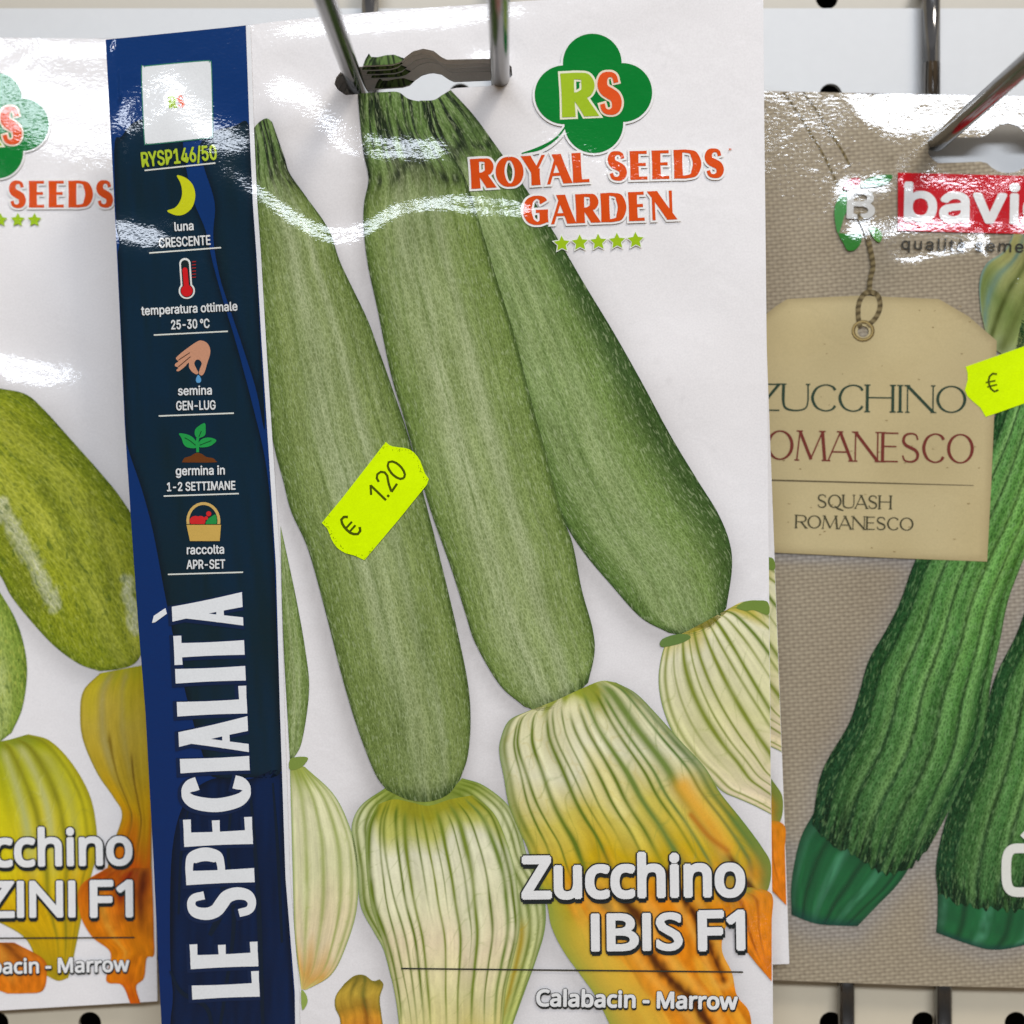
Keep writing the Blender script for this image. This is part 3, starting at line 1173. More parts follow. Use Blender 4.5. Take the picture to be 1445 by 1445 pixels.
# --- courgettes
courgette(M, 'printed_courgette', M.root, [(396, 748), (398, 850), (401, 930), (405, 1000), (409, 1071)], [(396, 742), (418, 845), (432, 925), (436, 977), (426, 1046), (413, 1072)], None, None, 21, L2, 120, 24, edge=(60, 84, 40))
courgette(M, 'printed_courgette', M.root, Z3L, Z3R, [(592, 142), (612, 141), (624, 134), (636, 127)], [(944, 893), (975, 897), (1004, 885), (1025, 858)], 3, L2, 240, 76,
          neck=.10, lights=((.30, .16), (.5, .1)), mid=(120, 144, 78), hi=(154, 171, 116), lo=(86, 113, 52), rightdark=.85, ridge=.4, edge=(44, 70, 32))
courgette(M, 'printed_courgette', M.root, Z2L, Z2R, [(505, 132), (540, 130), (562, 130), (578, 140), (606, 145)], [(740, 997), (765, 1003), (800, 990), (830, 963)], 5, L3, 250, 70,
          neck=.125, lights=((.34, .14), (.62, .08)), mid=(134, 152, 88), hi=(172, 182, 138), lo=(102, 124, 58), ridge=.55)
courgette(M, 'printed_courgette', M.root, Z1L, Z1R, [(358, 181), (366, 172), (376, 167), (384, 172)], [(546, 1115), (575, 1128), (605, 1131), (632, 1121), (649, 1100)], 8, L3, 250, 64,
          neck=.085, lights=((.45, .13), (.68, .05)), mid=(134, 150, 88), hi=(172, 182, 138), lo=(102, 122, 58), ridge=.5, nk=.7)
# the tip of the stem printed above the hang hole
a = Art(M)
V, T, S, TT, uv = coons(zm(450, 50, 4.817, [(340, 122), (318, 150), (300, 188)]), zm(450, 50, 4.817, [(562, 150), (575, 155), (583, 160)]), zm(450, 50, 4.817, [(340, 122), (355, 146), (400, 148), (450, 135), (510, 130), (562, 150)]),
                        zm(450, 50, 4.817, [(300, 204), (400, 203), (500, 197), (548, 182), (583, 158)]), 14, 40, False)
a.add(V, T, paint_courgette(S * .05, TT, 5, neck=.125), uv)
a.build('printed_stem_tip', M.root, L3, INK, 99)

# --- flowers
petals(M, 'printed_flower', M.root, [(409, 1078), (411, 1150), (413, 1230), (416, 1320), (425, 1396)], [(430, 1082), (471, 1121), (494, 1168), (504, 1212), (504, 1279), (488, 1336), (467, 1376), (432, 1397)], None, None, L2, 130, 80, seed=4,
       stops=[(0, (190, 196, 120)), (.2, (234, 230, 182)), (.5, (226, 222, 172)), (.75, (236, 216, 172)), (.9, (224, 172, 90)), (1, (208, 200, 120))],
       veins=[(.25, .2, .05, .6), (.5, .45, .03, .6), (.75, .72, .03, .7), (.9, .9, .03, .6)], veincol=(166, 182, 84), edgec=(134, 158, 76), top=(160, 170, 70))
a = Art(M)
a.poly([(409, 1072), (420, 1068), (434, 1069), (431, 1077), (422, 1084), (409, 1086)], (128, 148, 66), True)
a.build('printed_sepal', M.root, L3, INK)
a = Art(M)
a.poly([(425, 1398), (431, 1402), (434, 1412), (431, 1421), (426, 1424)], (150, 170, 80), True)
a.build('printed_sepal', M.root, L3, INK)

# flower of the left courgette: back petals, then the ribbed front
petals(M, 'printed_flower', M.root, [(545, 1111), (511, 1135), (497, 1161), (498, 1188), (504, 1228), (509, 1279), (528, 1316), (541, 1340), (552, 1380), (560, 1410), (566, 1478)],
       [(652, 1098), (682, 1108), (716, 1135), (733, 1168), (744, 1208), (763, 1245), (770, 1282), (768, 1316), (756, 1356), (739, 1403), (712, 1478)],
       [(545, 1111), (575, 1122), (605, 1130), (632, 1118), (652, 1098)], None, L2, 160, 120, seed=11,
       stops=[(0, (146, 160, 66)), (.08, (186, 192, 110)), (.2, (226, 226, 176)), (.55, (222, 222, 160)), (.8, (206, 210, 120)), (1, (180, 194, 96))],
       veins=[(.035, .02, .010, .9), (.09, .05, .014, .9), (.15, .1, .010, .8), (.80, .90, .012, .8), (.86, .95, .016, .9), (.92, .98, .010, .8), (.965, .99, .010, .8), (.8, .9, .02, .7, .55, 1, (208, 170, 40))], edgec=(112, 138, 66), top=(134, 150, 58), edgew=.022)
vs = [(.03, .03, .014, .9), (.10, .12, .008, .85), (.145, .18, .008, .8), (.21, .25, .011, .95, .02, 1), (.30, .305, .012, .95, .05, 1, (134, 150, 48)), (.38, .39, .005, .8, .06, .5), (.45, .45, .009, .95, .04, 1, (140, 154, 50)),
      (.52, .50, .005, .7, .1, .55), (.59, .57, .011, 1, .03, 1, (130, 148, 44)), (.66, .64, .005, .8, .05, .7), (.72, .70, .018, .95, .02, 1, (134, 152, 54)), (.81, .82, .008, .85, .02, 1), (.90, .92, .014, .9, 0, 1, (126, 148, 60)), (.97, .98, .012, .9, 0, 1)]
petals(M, 'printed_flower', M.root, [(533, 1135), (519, 1165), (516, 1200), (519, 1245), (525, 1282), (540, 1329), (551, 1373), (560, 1420), (566, 1478)],
       [(668, 1122), (697, 1148), (714, 1185), (726, 1225), (731, 1262), (733, 1312), (722, 1363), (713, 1406), (708, 1478)],
       [(533, 1135), (556, 1128), (580, 1132), (605, 1137), (635, 1128), (668, 1122)], None, L3, 200, 200, seed=13,
       stops=[(0, (160, 158, 40)), (.1, (196, 196, 104)), (.18, (236, 232, 196)), (.45, (238, 232, 188)), (.62, (240, 222, 180)), (.8, (232, 222, 160)), (1, (224, 206, 116))], veins=vs, edgec=(128, 148, 60), top=(158, 154, 36), topw=.10, edgew=.03)

# flower of the middle courgette


def sunny(V, S, T, c):
    x, y = V[:, 0], V[:, 1]
    n = vnoise(x / 26, y / 30, 5)
    n2 = vnoise(x / 7, y / 9, 6)
    f = sstep(1195, 1300, y + (n - .5) * 60) * sstep(-.02, .12, (x - (770 + (y - 1230) * .55)) / 100)
    nn = vnoise((x - y * .55) / 5, y / 40, 12)
    c = mix(c, lin((240, 138, 14)) * (0.62 + .35 * n2 + .35 * nn)[:, None], f * .94)
    c = mix(c, lin((250, 190, 60)), f * sstep(.62, .8, vnoise((x - y * .55) / 16, y / 60, 15)) * .5)
    # folded dark gaps between the withered orange petals
    for pts, w in (([(845, 1262), (872, 1300), (905, 1330), (935, 1370), (975, 1410), (1000, 1445)], 8), ([(868, 1255), (905, 1300)], 10), ([(940, 1230), (968, 1270), (990, 1310), (1005, 1345), (1020, 1380)], 6), ([(1000, 1160), (1040, 1225), (1065, 1262)], 4)):
        d = polydist(V, catmull(pts, 6), False)
        c = mix(c, lin((74, 26, 8)), np.exp(-((d + (n2 - .5) * 5) / w) ** 2) * .95)
        c = mix(c, lin((255, 196, 84)), np.exp(-((d - w * 2.2) / (w * .9)) ** 2) * .4 * f)
    # orange patch on the shoulder
    d = polydist(V, catmull([(965, 1110), (985, 1140), (1010, 1175), (1022, 1196)], 6), False)
    c = mix(c, lin((240, 176, 56)), np.exp(-(d / 15) ** 2) * .9)
    d = polydist(V, catmull([(975, 1150), (1000, 1180), (1026, 1200)], 6), False)
    c = mix(c, lin((188, 110, 24)), np.exp(-(d / 4) ** 2) * .8)
    # green flank at lower left and right shoulder
    c = mix(c, lin((156, 166, 64)), np.exp(-(polydist(V, [(771, 1272), (795, 1342), (844, 1412), (872, 1470)], False) / 24) ** 2) * .85)
    c = mix(c, lin((222, 196, 70)), np.exp(-(polydist(V, [(830, 1320), (880, 1400), (920, 1460)], False) / 30) ** 2) * .6)
    c = mix(c, lin((112, 138, 60)), np.exp(-(polydist(V, [(1047, 1157), (1075, 1195), (1088, 1225), (1088, 1260)], False) / 16) ** 2) * .85)
    return c


vs2 = [(.03, .05, .012, .7, 0, .6), (.08, .10, .006, .9, .05, .6), (.12, .16, .007, .9, .03, .75), (.20, .26, .010, .95, .03, .72), (.30, .37, .010, .95, .06, .7), (.35, .38, .005, .8, .05, .5), (.40, .45, .006, .8, .05, .5), (.46, .50, .008, .9, .08, .6), (.53, .57, .008, .9, .05, .62),
       (.61, .64, .015, 1, .02, .78, (126, 148, 62)), (.69, .71, .007, .9, .03, .6), (.74, .75, .010, .95, .04, .8, (122, 146, 66)), (.82, .82, .026, .95, .0, .7, (128, 150, 70)), (.90, .93, .012, .9, 0, .8, (110, 138, 64)), (.96, .97, .02, .8, 0, .8, (100, 128, 60))]
petals(M, 'printed_flower', M.root, [(746, 1003), (718, 1017), (706, 1045), (705, 1066), (711, 1097), (718, 1136), (732, 1171), (745, 1199), (755, 1237), (771, 1272), (778, 1307), (795, 1342), (820, 1377), (844, 1412), (875, 1478)],
       [(869, 963), (897, 978), (925, 1006), (960, 1045), (995, 1083), (1016, 1118), (1047, 1157), (1075, 1195), (1088, 1222), (1080, 1262), (1040, 1290), (1023, 1311), (1019, 1342), (1033, 1373), (1040, 1405), (1058, 1430), (1062, 1478)],
       [(746, 1003), (785, 988), (820, 972), (848, 961), (869, 963)], None, L3, 250, 230, seed=17, extra=sunny,
       stops=[(0, (160, 166, 60)), (.08, (226, 220, 170)), (.2, (238, 232, 192)), (.34, (222, 204, 92)), (.48, (214, 178, 24)), (.62, (208, 166, 20)), (.8, (228, 160, 50)), (1, (222, 150, 50))],
       veins=vs2, edgec=(104, 132, 58), top=(144, 154, 44), topw=.06, edgew=.03, net=.25)


def orange(V, S, T, c):
    n = vnoise(V[:, 0] / 6, V[:, 1] / 12, 9)
    return c * (.8 + .35 * n)[:, None]


petals(M, 'printed_petal', M.root, [(1024, 1256), (1032, 1290), (1047, 1331), (1066, 1358), (1088.5, 1384)], [(1060, 1252), (1089, 1262), (1089, 1300), (1089, 1340), (1089, 1386)], None, None, L4, 60, 50, seed=22, extra=orange,
       stops=[(0, (196, 150, 44)), (.2, (232, 140, 24)), (.6, (240, 136, 20)), (1, (226, 120, 20))], veins=[(.3, .35, .04, .7, 0, .8, (176, 84, 14)), (.65, .6, .03, .6, .1, .8, (190, 96, 18))], edgec=(216, 122, 24), top=(150, 150, 50))
MEDGE = [(1077, -18), (1078, 120), (1080, 300), (1082, 500), (1085, 800), (1088, 1100), (1090, 1300), (1091, 1474)]
petals(M, 'printed_flower', M.root, [(1002, 884), (960, 898), (940, 908), (931, 940), (930, 970), (937, 1004), (952, 1039), (975, 1072), (1000, 1097), (1020, 1117), (1042, 1127), (1069, 1139), (1100, 1157), (1140, 1190), (1180, 1240)],
       [(1002, 884), (1022, 867), (1030, 859), (1049, 849), (1080, 850), (1130, 880), (1180, 940), (1215, 1020), (1235, 1120), (1240, 1240)], None, None, L2, 220, 190, seed=24, edge=MEDGE,
       stops=[(0, (176, 160, 40)), (.12, (206, 190, 90)), (.2, (236, 230, 190)), (.45, (230, 224, 164)), (.6, (240, 222, 182)), (1, (226, 206, 150))],
       veins=[(.06, .04, .012, .8, .1, 1), (.13, .10, .006, .7, .15, .6), (.21, .17, .013, .95, .06, 1), (.28, .24, .006, .8, .1, 1), (.34, .30, .008, .9, .05, 1), (.42, .38, .013, 1, .04, 1), (.50, .46, .007, .8, .08, .7), (.57, .53, .016, 1, .03, 1, (132, 148, 46)),
              (.66, .62, .007, .8, .1, 1), (.74, .71, .014, 1, .04, 1, (118, 140, 50)), (.83, .80, .008, .9, .05, 1), (.91, .90, .014, .95, .02, 1)],
       veincol=(142, 154, 54), edgec=(112, 138, 50), top=(176, 164, 34), topw=.10, edgew=.025)
a = Art(M)
a.poly(zm(880, 820, 4.0125, [(205, 350), (225, 325), (280, 305), (350, 300), (380, 320), (330, 350), (260, 368), (215, 372)]), (104, 132, 66), True)
a.build('printed_sepal', M.root, L3, INK)
a = Art(M)
a.poly(zm(880, 820, 4.0125, [(640, 150), (680, 118), (740, 110), (815, 118), (820, 190), (740, 165), (690, 168)]), (118, 142, 62), True)
a.build('printed_sepal', M.root, L3, INK)
petals(M, 'printed_flower', M.root, [(486, 1388), (474, 1405), (473, 1422), (480, 1440), (480, 1478)], [(536, 1382), (541, 1390), (536, 1408), (538, 1430), (545, 1478)], [(486, 1388), (500, 1377), (514, 1376), (526, 1384), (536, 1382)], None, L2, 60, 50, seed=31,
       stops=[(0, (158, 134, 44)), (.25, (200, 166, 60)), (.45, (170, 130, 40)), (.6, (214, 150, 44)), (1, (214, 120, 40))], veins=[(.4, .3, .05, .8, 0, .4, (120, 110, 40)), (.7, .6, .06, .8, .3, 1, (150, 90, 24)), (.55, .8, .04, .7, 0, .6, (108, 112, 44))], edgec=(120, 112, 44), top=(130, 118, 40))

# --- the blue side banner with its shaded courgettes
BL = [(149, 56), (158, 220), (167, 400), (176, 600), (188, 780), (195, 880), (205, 1000), (216, 1200), (222, 1330), (228, 1445), (230, 1485)]
BR = [(347, 36), (352, 180), (357, 290), (362, 360), (369, 480), (378, 620), (389.5, 800), (395, 1000), (403, 1240), (412, 1350), (416, 1400), (417, 1478)]
V, T, S, TT, uv = coons(BL, BR, None, None, 150, 40, False)
cb = np.broadcast_to(lin((10, 52, 108)), (len(V), 3)).copy()
cb = mix(cb, lin((6, 40, 94)), S)
a = Art(M)
a.add(V, T, cb)
banner = a.build('side_banner', M.root, L4, BANNER, 99)


def dark_shape(pts, seed, c0=(12, 36, 44), c1=(8, 40, 62), fx=8.0, fy=90.0, lean=.12):
    P = catmull(pts, 5, True)
    V, T = cdt_fill(P, (), 6)
    bl_, br_ = np.array(BL), np.array(BR)
    V[:, 0] = np.clip(V[:, 0], np.interp(V[:, 1], bl_[:, 1], bl_[:, 0]) + .6, np.interp(V[:, 1], br_[:, 1], br_[:, 0]) - .6)
    x = V[:, 0] - V[:, 1] * lean
    n = vnoise(x / fx, V[:, 1] / fy, seed)
    n2 = vnoise(x / (fx * 4), V[:, 1] / (fy * 2), seed + 1)
    c = mix(np.broadcast_to(lin(c0), (len(V), 3)), lin(c1), n * .6 + n2 * .6 - .2)
    d = polydist(V, P)
    c = mix(c, lin((8, 18, 26)), np.exp(-(d / 5) ** 2) * .7)
    return V, T, c


a = Art(M)
a.add(*dark_shape([(161, 215), (172, 192), (190, 172), (222, 166), (255, 168), (258, 202), (264, 245), (274, 286), (290, 325), (300, 370), (315, 425), (332, 480), (357, 574), (376, 660), (386, 770), (391, 900), (395, 1000), (397.5, 1088), (350, 1097), (300, 1096), (287, 1068), (260, 970), (234, 845), (216, 750), (200, 690), (181, 633), (177, 598), (168, 400)], 2))
a.build('shaded_courgette', banner, L5, BANNER, 99)
a = Art(M)
a.add(*dark_shape([(287, 233), (282, 205), (300, 186), (330, 178), (351, 176), (355, 260), (360, 340), (367, 470), (372, 560), (373, 606), (362, 552), (346, 500), (326, 440), (310, 390), (301, 335), (303, 286)], 6))
a.build('shaded_courgette', banner, L5, BANNER, 99)
a = Art(M)
a.add(*dark_shape([(300, 1099), (350, 1100), (397.5, 1092), (401, 1200), (410, 1345), (415, 1410), (416, 1476), (256, 1476), (244, 1400), (240, 1330), (243, 1200), (262, 1130)], 9, (4, 34, 74), (5, 22, 44), 6, 70, -.04))
for pts, w in (([(352, 1105), (360, 1200), (366, 1300), (372, 1476)], 7), ([(330, 1105), (322, 1200), (330, 1300), (318, 1400), (306, 1476)], 6), ([(268, 1130), (256, 1200), (252, 1290)], 4), ([(385, 1105), (392, 1200), (398, 1330)], 5), ([(240, 1370), (256, 1400), (290, 1420), (300, 1450)], 7), ([(296, 1320), (310, 1290), (316, 1250)], 12)):
    a.stroke(pts, [w * .5, w, w * .7], (12, 30, 48))
a.build('shaded_flower', banner, L5, BANNER, 30)
# pale border line between banner and picture
a = Art(M)
bl = np.array(BR)
V, T, S, TT, uv = coons(bl, bl + [6.3, 0], None, None, 150, 3, False)
a.add(V, T, lin((232, 230, 228)))
a.build('border_line', M.root, L5, INK, 99)

WT = (226, 226, 222)
LT = (30, 40, 50)


def btext(s, p0, p1, H, name='lettering', col=WT, bold=.42):
    a = Art(M)
    a.text(s, p0, p1, H, (12, 20, 26), bold, (-1.3, .9), font=GROT, n=4)
    a.text(s, p0, p1, H, col, bold, font=GROT, n=6)
    return a.build(name, banner, L6, BANNER)


def rule(p0, p1, w=2.0, col=(220, 220, 208), parent=None, pk=None, name='rule_line'):
    a = Art(pk or M)
    a.stroke([p0, p1], w, col, False)
    return a.build(name, parent or banner, L6, BANNER)


a = Art(M)
sq = [(199, 100), (203, 94), (210, 92), (288, 85), (296, 87), (299, 94), (301, 186), (298, 193), (290, 196), (214, 204), (206, 203), (203, 196)]
a.poly(sq, (58, 128, 104), True)
cq = np.array(sq).mean(0)
a.poly((np.array(sq) - cq) * .972 + cq, (228, 228, 226), True)
a.caps('R', (238.5, 153), (250, 152), 17, (164, 190, 60), .30, .15)
a.caps('S', (250, 152), (261.5, 151), 17, (226, 96, 44), .28, .10)
a.build('code_panel', banner, L6, BANNER)
btext('RYSP146/50', (201, 235.5), (306, 224.5), 20, 'code_number', (176, 196, 48), .75)
rule((204, 240.5), (304, 230))
a = Art(M)
a.poly(catmull([(249.7, 247.5), (262, 251), (272, 261), (275.6, 276), (272, 291), (264, 300), (254, 304), (244, 302.5), (236, 297.4), (247, 293), (254, 284), (257, 273), (255, 259)], 6, True), (206, 208, 28))
a.build('crescent_moon', banner, L6, BANNER)
btext('luna', (246.8, 326), (273, 324.4), 12.2)
btext('CRESCENTE', (225, 349.4), (297, 345), 13)
rule((210.5, 357), (312, 349.4))
a = Art(M)


def thermo(r, rb, top, col):
    c0 = np.array([261.0, top])
    cb_ = np.array([263.6, 410.3])
    u = (cb_ - c0) / np.linalg.norm(cb_ - c0)
    n = np.array([-u[1], u[0]])
    pts = [c0 + r * (math.cos(t) * n - math.sin(t) * u) for t in np.linspace(0, math.pi, 12)]
    a0 = math.asin(r / rb)
    pts += [cb_ + rb * (-math.sin(t) * n - math.cos(t) * u) for t in np.linspace(a0, 2 * math.pi - a0, 30)]
    a.poly(pts, col)


thermo(8, 11.5, 372, (225, 224, 216))
thermo(5.6, 9.2, 372.5, (26, 38, 40))
thermo(3.6, 8.2, 381, (206, 26, 32))
for i in range(6):
    a.stroke([(271, 369.5 + i * 4.4), (276.5, 369 + i * 4.4)], 1.2, (170, 40, 36), False)
a.build('thermometer', banner, L6, BANNER)
btext('temperatura ottimale', (199.8, 444.7), (335, 438), 12.2)
btext('25-30 °C', (242, 464.6), (295.5, 462.4), 12.5)
rule((217, 472.8), (321.6, 467.5))
a = Art(M)
a.poly(zm(150, 480, 4.25, [(545, 8), (575, 3), (605, 18), (622, 50), (622, 85), (605, 140), (590, 190), (573, 212), (555, 200), (562, 170), (572, 140), (560, 120), (540, 118), (528, 140), (540, 170), (552, 195), (540, 205), (515, 190), (497, 165), (494, 135), (470, 160), (435, 186), (420, 180), (432, 165), (412, 155), (415, 140), (432, 128), (418, 112), (425, 98), (470, 60)]), (206, 148, 116), True)
for p, q in (((432, 120), (500, 75)), ((432, 160), (505, 98))):
    a.stroke(zm(150, 480, 4.25, [p, q]), 1.0, (60, 36, 30), False)
a.build('sowing_hand', banner, L6, BANNER)
a = Art(M)
a.poly(zm(150, 480, 4.25, [(552, 208), (568, 232), (566, 250), (553, 256), (540, 250), (538, 232)]), (96, 160, 206), True)
a.build('water_drop', banner, L6, BANNER)
btext('semina', (251.6, 557.6), (298.7, 556.5), 12.2)
btext('GEN-LUG', (249, 578.8), (304, 577.6), 12.5)
rule((224, 587), (330, 583))
a = Art(M)
a.poly(zm(150, 480, 4.25, [(457, 728), (470, 706), (505, 695), (540, 676), (572, 682), (600, 700), (640, 708), (655, 722), (650, 733), (470, 733)]), (108, 58, 22), True)
GR = (34, 152, 70)
a.stroke(zm(150, 480, 4.25, [(548, 672), (548, 640), (545, 600), (552, 575)]), 4, GR)
a.poly(zm(150, 480, 4.25, [(437, 560), (480, 564), (515, 580), (540, 610), (547, 642), (515, 648), (480, 640), (462, 620), (452, 590)]), GR, True)
a.poly(zm(150, 480, 4.25, [(660, 600), (620, 584), (580, 590), (556, 612), (556, 640), (600, 641), (635, 628)]), GR, True)
a.poly(zm(150, 480, 4.25, [(590, 498), (596, 540), (590, 572), (550, 588), (532, 570), (532, 540), (550, 518)]), GR, True)
a.stroke(zm(150, 480, 4.25, [(470, 585), (505, 605), (535, 630)]), 1, (16, 60, 36))
a.stroke(zm(150, 480, 4.25, [(570, 545), (555, 580)]), 1, (16, 60, 36))
a.stroke(zm(150, 480, 4.25, [(630, 602), (560, 630)]), 1, (16, 60, 36))
a.build('seedling', banner, L6, BANNER)
btext('germina in', (248.4, 670.6), (317, 669.4), 12.2)
btext('1-2 SETTIMANE', (236, 693), (332, 690.6), 11.8)
rule((231, 700), (337, 696.5))
a = Art(M)
a.stroke([(287 + 22 * math.cos(t), 735 - 24.5 * math.sin(t)) for t in np.linspace(-.2, math.pi + .2, 24)], 4, (206, 170, 96))
a.circle((276, 735), 8.5, (208, 40, 42), ry=7)
a.circle((283, 735), 7.0, (208, 40, 42), ry=7)
a.circle((294.5, 725), 3.6, (208, 40, 42))
a.circle((291, 731), 2.6, (208, 40, 42))
a.poly(zm(150, 480, 4.25, [(598, 1105), (608, 1075), (635, 1055), (655, 1046), (662, 1075), (655, 1105)]), (36, 140, 66), True)
a.poly([(263, 740), (312, 740), (310, 763.5), (268, 763.5)], (206, 168, 84))
a.stroke([(263, 740), (312, 740)], .9, (40, 36, 24), False)
a.build('harvest_basket', banner, L6, BANNER)
btext('raccolta', (264, 782), (316, 781), 12.2)
btext('APR-SET', (263.6, 802.8), (317.5, 801.9), 12.3)
rule((237, 810.6), (343, 807.5))

# the big upright title
word = 'LESPECIALITA'
sp_ = [(1358, 1268), (1262, 1175), (1115, 1005), (996, 880), (875, 780), (770, 655), (642, 598), (592, 475), (462, 365), (358, 313), (310, 198), (192, 82)]
yb = lambda y: (1358 - y) / 2.24 * 1.0
spans = [(yb(p), yb(q)) for p, q in sp_]
a = Art(M)
p0, p1 = (366.5, 1406), (341.5, 838)
for col, g, sh_ in (((16, 36, 70), .035, (-2, 2)), ((232, 232, 230), 0, (0, 0))):
    a.caps(word, p0, p1, 95, col, .20, .11, grow=g, spans=spans, shift=sh_, H1=100)
a.poly([(233.5, 858), (217, 869), (214.5, 879), (219, 878), (235.5, 866)], (232, 232, 230))
a.build('upright_title', banner, L6 + 1e-5, BANNER)

# --- brand emblem and name
CL = [((835.8, 89), 41.5), ((878.8, 130.5), 41.5), ((796, 133.7), 41.5), ((838, 174.5), 41.5)]


def emblem(pk, parent, f):
    """f maps main-packet px to this packet's px"""
    fs = np.linalg.norm(np.array(f((1, 0))) - np.array(f((0, 0))))
    a = Art(pk)
    for g, col in ((3.2, (236, 233, 228)), (0, (0, 122, 44))):
        for c, r in CL:
            a.circle(f(c), (r + g) * fs, col, 60)
        if g == 0:
            a.circle(f((837, 132)), 32 * fs, col)
        if g:
            a.stroke([f(p) for p in [(800, 178), (785, 196), (765, 210), (733, 219)]], [9 * fs, 10 * fs, 10 * fs, 5 * fs], col)
        else:
            a.stroke([f(p) for p in [(800, 176), (785, 195), (762, 209), (736, 216.5)]], [2 * fs, 3.4 * fs, 5.5 * fs, 1.5 * fs], col)
    a.build('clover_emblem', parent, L4, INK)
    a = Art(pk)
    a.caps('R', f((793.5, 165.5)), f((841, 163.5)), 62 * fs, (232, 228, 200), .30, .15, grow=.05)
    a.caps('S', f((842, 161.5)), f((880, 160.5)), 59 * fs, (236, 214, 190), .27, .10, grow=.05)
    a.caps('R', f((793.5, 165.5)), f((841, 163.5)), 62 * fs, (160, 188, 36), .30, .15)
    a.caps('S', f((842, 161.5)), f((880, 160.5)), 59 * fs, (224, 84, 30), .27, .10)
    a.build('monogram', parent, L5, INK)


def brand(pk, parent, f, word, p0, p1, H, spans=None):
    fs = np.linalg.norm(np.array(f((1, 0))) - np.array(f((0, 0))))
    a = Art(pk)
    a.caps(word, f(p0), f(p1), H * fs, (240, 236, 230), .30, .105, grow=.075)
    a.build('lettering_outline', parent, L4, INK)
    a = Art(pk)
    a.caps(word, f(p0), f(p1), H * fs, (218, 78, 18), .30, .105)
    return a.build('brand_lettering', parent, L5, INK)


def star(a, c, r, col, rot=0.0):
    pts = []
    for k in range(10):
        t = math.pi / 5 * k - math.pi / 2 + rot
        rr = r if k % 2 == 0 else r * .5
        pts.append((c[0] + rr * math.cos(t), c[1] + rr * math.sin(t)))
    a.poly(pts, col)


ID = lambda p: (p[0], p[1])
emblem(M, M.root, ID)
brand(M, M.root, ID, 'ROYAL', (665.5, 266.5), (836, 256.5), 42)
brand(M, M.root, ID, 'SEEDS', (856.5, 254.7), (1023.6, 250), 40.5)
brand(M, M.root, ID, 'GARDEN', (738.7, 318), (953.6, 309.5), 41)
a = Art(M)
a.stroke([(1030 + 2.8 * math.cos(t), 210.5 + 2.8 * math.sin(t)) for t in np.linspace(0, 6.28, 16)], .9, (214, 90, 40))
a.circle((1030, 210.5), 1.3, (214, 90, 40))
a.build('trademark_ring', M.root, L5, INK)
for c in [(792.8, 344), (818.3, 342.5), (844.4, 341.5), (870.8, 340.3), (897, 339)]:
    a = Art(M)
    star(a, c, 14.5, (238, 238, 226), -.04)
    star(a, c, 11.8, (160, 194, 28), -.04)
    a.build('printed_star', M.root, L5, INK)

# --- variety name


def raised(pk, parent, s, p0, p1, H, bold, k=1.0, name='variety_name', font=None):
    font = None if font == 'built-in' else (font or HUMAN)
    a = Art(pk)
    D = (36, 44, 46)
    a.text(s, p0, p1, H, D, bold + 2.0 * k, (1.0 * k, 4.2 * k), font=font)
    a.text(s, p0, p1, H, D, bold + 2.0 * k, (.5 * k, 2.2 * k), font=font)
    a.text(s, p0, p1, H, (34, 38, 40), bold + 2.1 * k, font=font)
    a.text(s, p0, p1, H, (238, 236, 232), bold, font=font)
    return a.build(name, parent, L6, INK)


raised(M, M.root, 'Zucchino', (739, 1266.5), (1048.7, 1263), 56, 3.3)
raised(M, M.root, 'IBIS', (836, 1341), (962, 1339.5), 50, 2.0, font='built-in')
raised(M, M.root, 'F1', (988, 1339.5), (1049, 1338.5), 52, 3.3)
raised(M, M.root, 'Calabacin - Marrow', (757.6, 1419), (1040, 1424), 22, 1.25, .5, 'translation_line')
a = Art(M)
a.stroke([(566, 1366.7), (1048.7, 1371.7)], 2.2, (52, 54, 48), False)
a.build('rule_line', M.root, L6, INK)

# --- price sticker


def sticker(pk, outline, marks, off=L6 + 3e-5):
    a = Art(pk)
    V, T = cdt_fill(np.array(outline), (), 7)
    n = vnoise(V[:, 0] / 5, V[:, 1] / 5, 3)
    a.add(V, T, lin((214, 245, 0)) * (0.97 + .05 * n)[:, None])
    O_ = np.array(outline)
    cen = O_.mean(0)
    r_ = np.random.default_rng(4)
    for p in resample(np.vstack([outline, outline[:1]]), 400)[:-1]:
        if np.linalg.norm(p - cen) > .8 * np.linalg.norm(O_ - cen, axis=1).max() and r_.random() < .4:
            q_ = p + (cen - p) * r_.uniform(.015, .07)
            a.stroke([q_, q_ + r_.uniform(-1.2, 1.2, 2)], r_.uniform(.5, 1.1), (120, 130, 10), False, 3)
    st = a.build('price_sticker', pk.root, off, LABEL, 20)
    P = resample(np.vstack([outline, outline[:1]]), 90)[:-1]
    A, _ = pk.surf(P, np.full(len(P), off))
    B, _ = pk.surf(P, np.full(len(P), off - 7e-5))
    n = len(P)
    i = np.arange(n)
    j = (i + 1) % n
    C = np.broadcast_to(lin((190, 215, 0)), (2 * n, 3))
    mesh_obj('sticker_edge', np.vstack([A, B]), np.stack([i, j, n + j, n + i], 1), st, LABEL, None, C)
    for nm, strokes in marks:
        a = Art(pk)
        for pts, w, sm in strokes:
            a.stroke(pts, w, (74, 84, 8), sm)
        a.build(nm, st, off + 2e-5, LABEL)
    return st


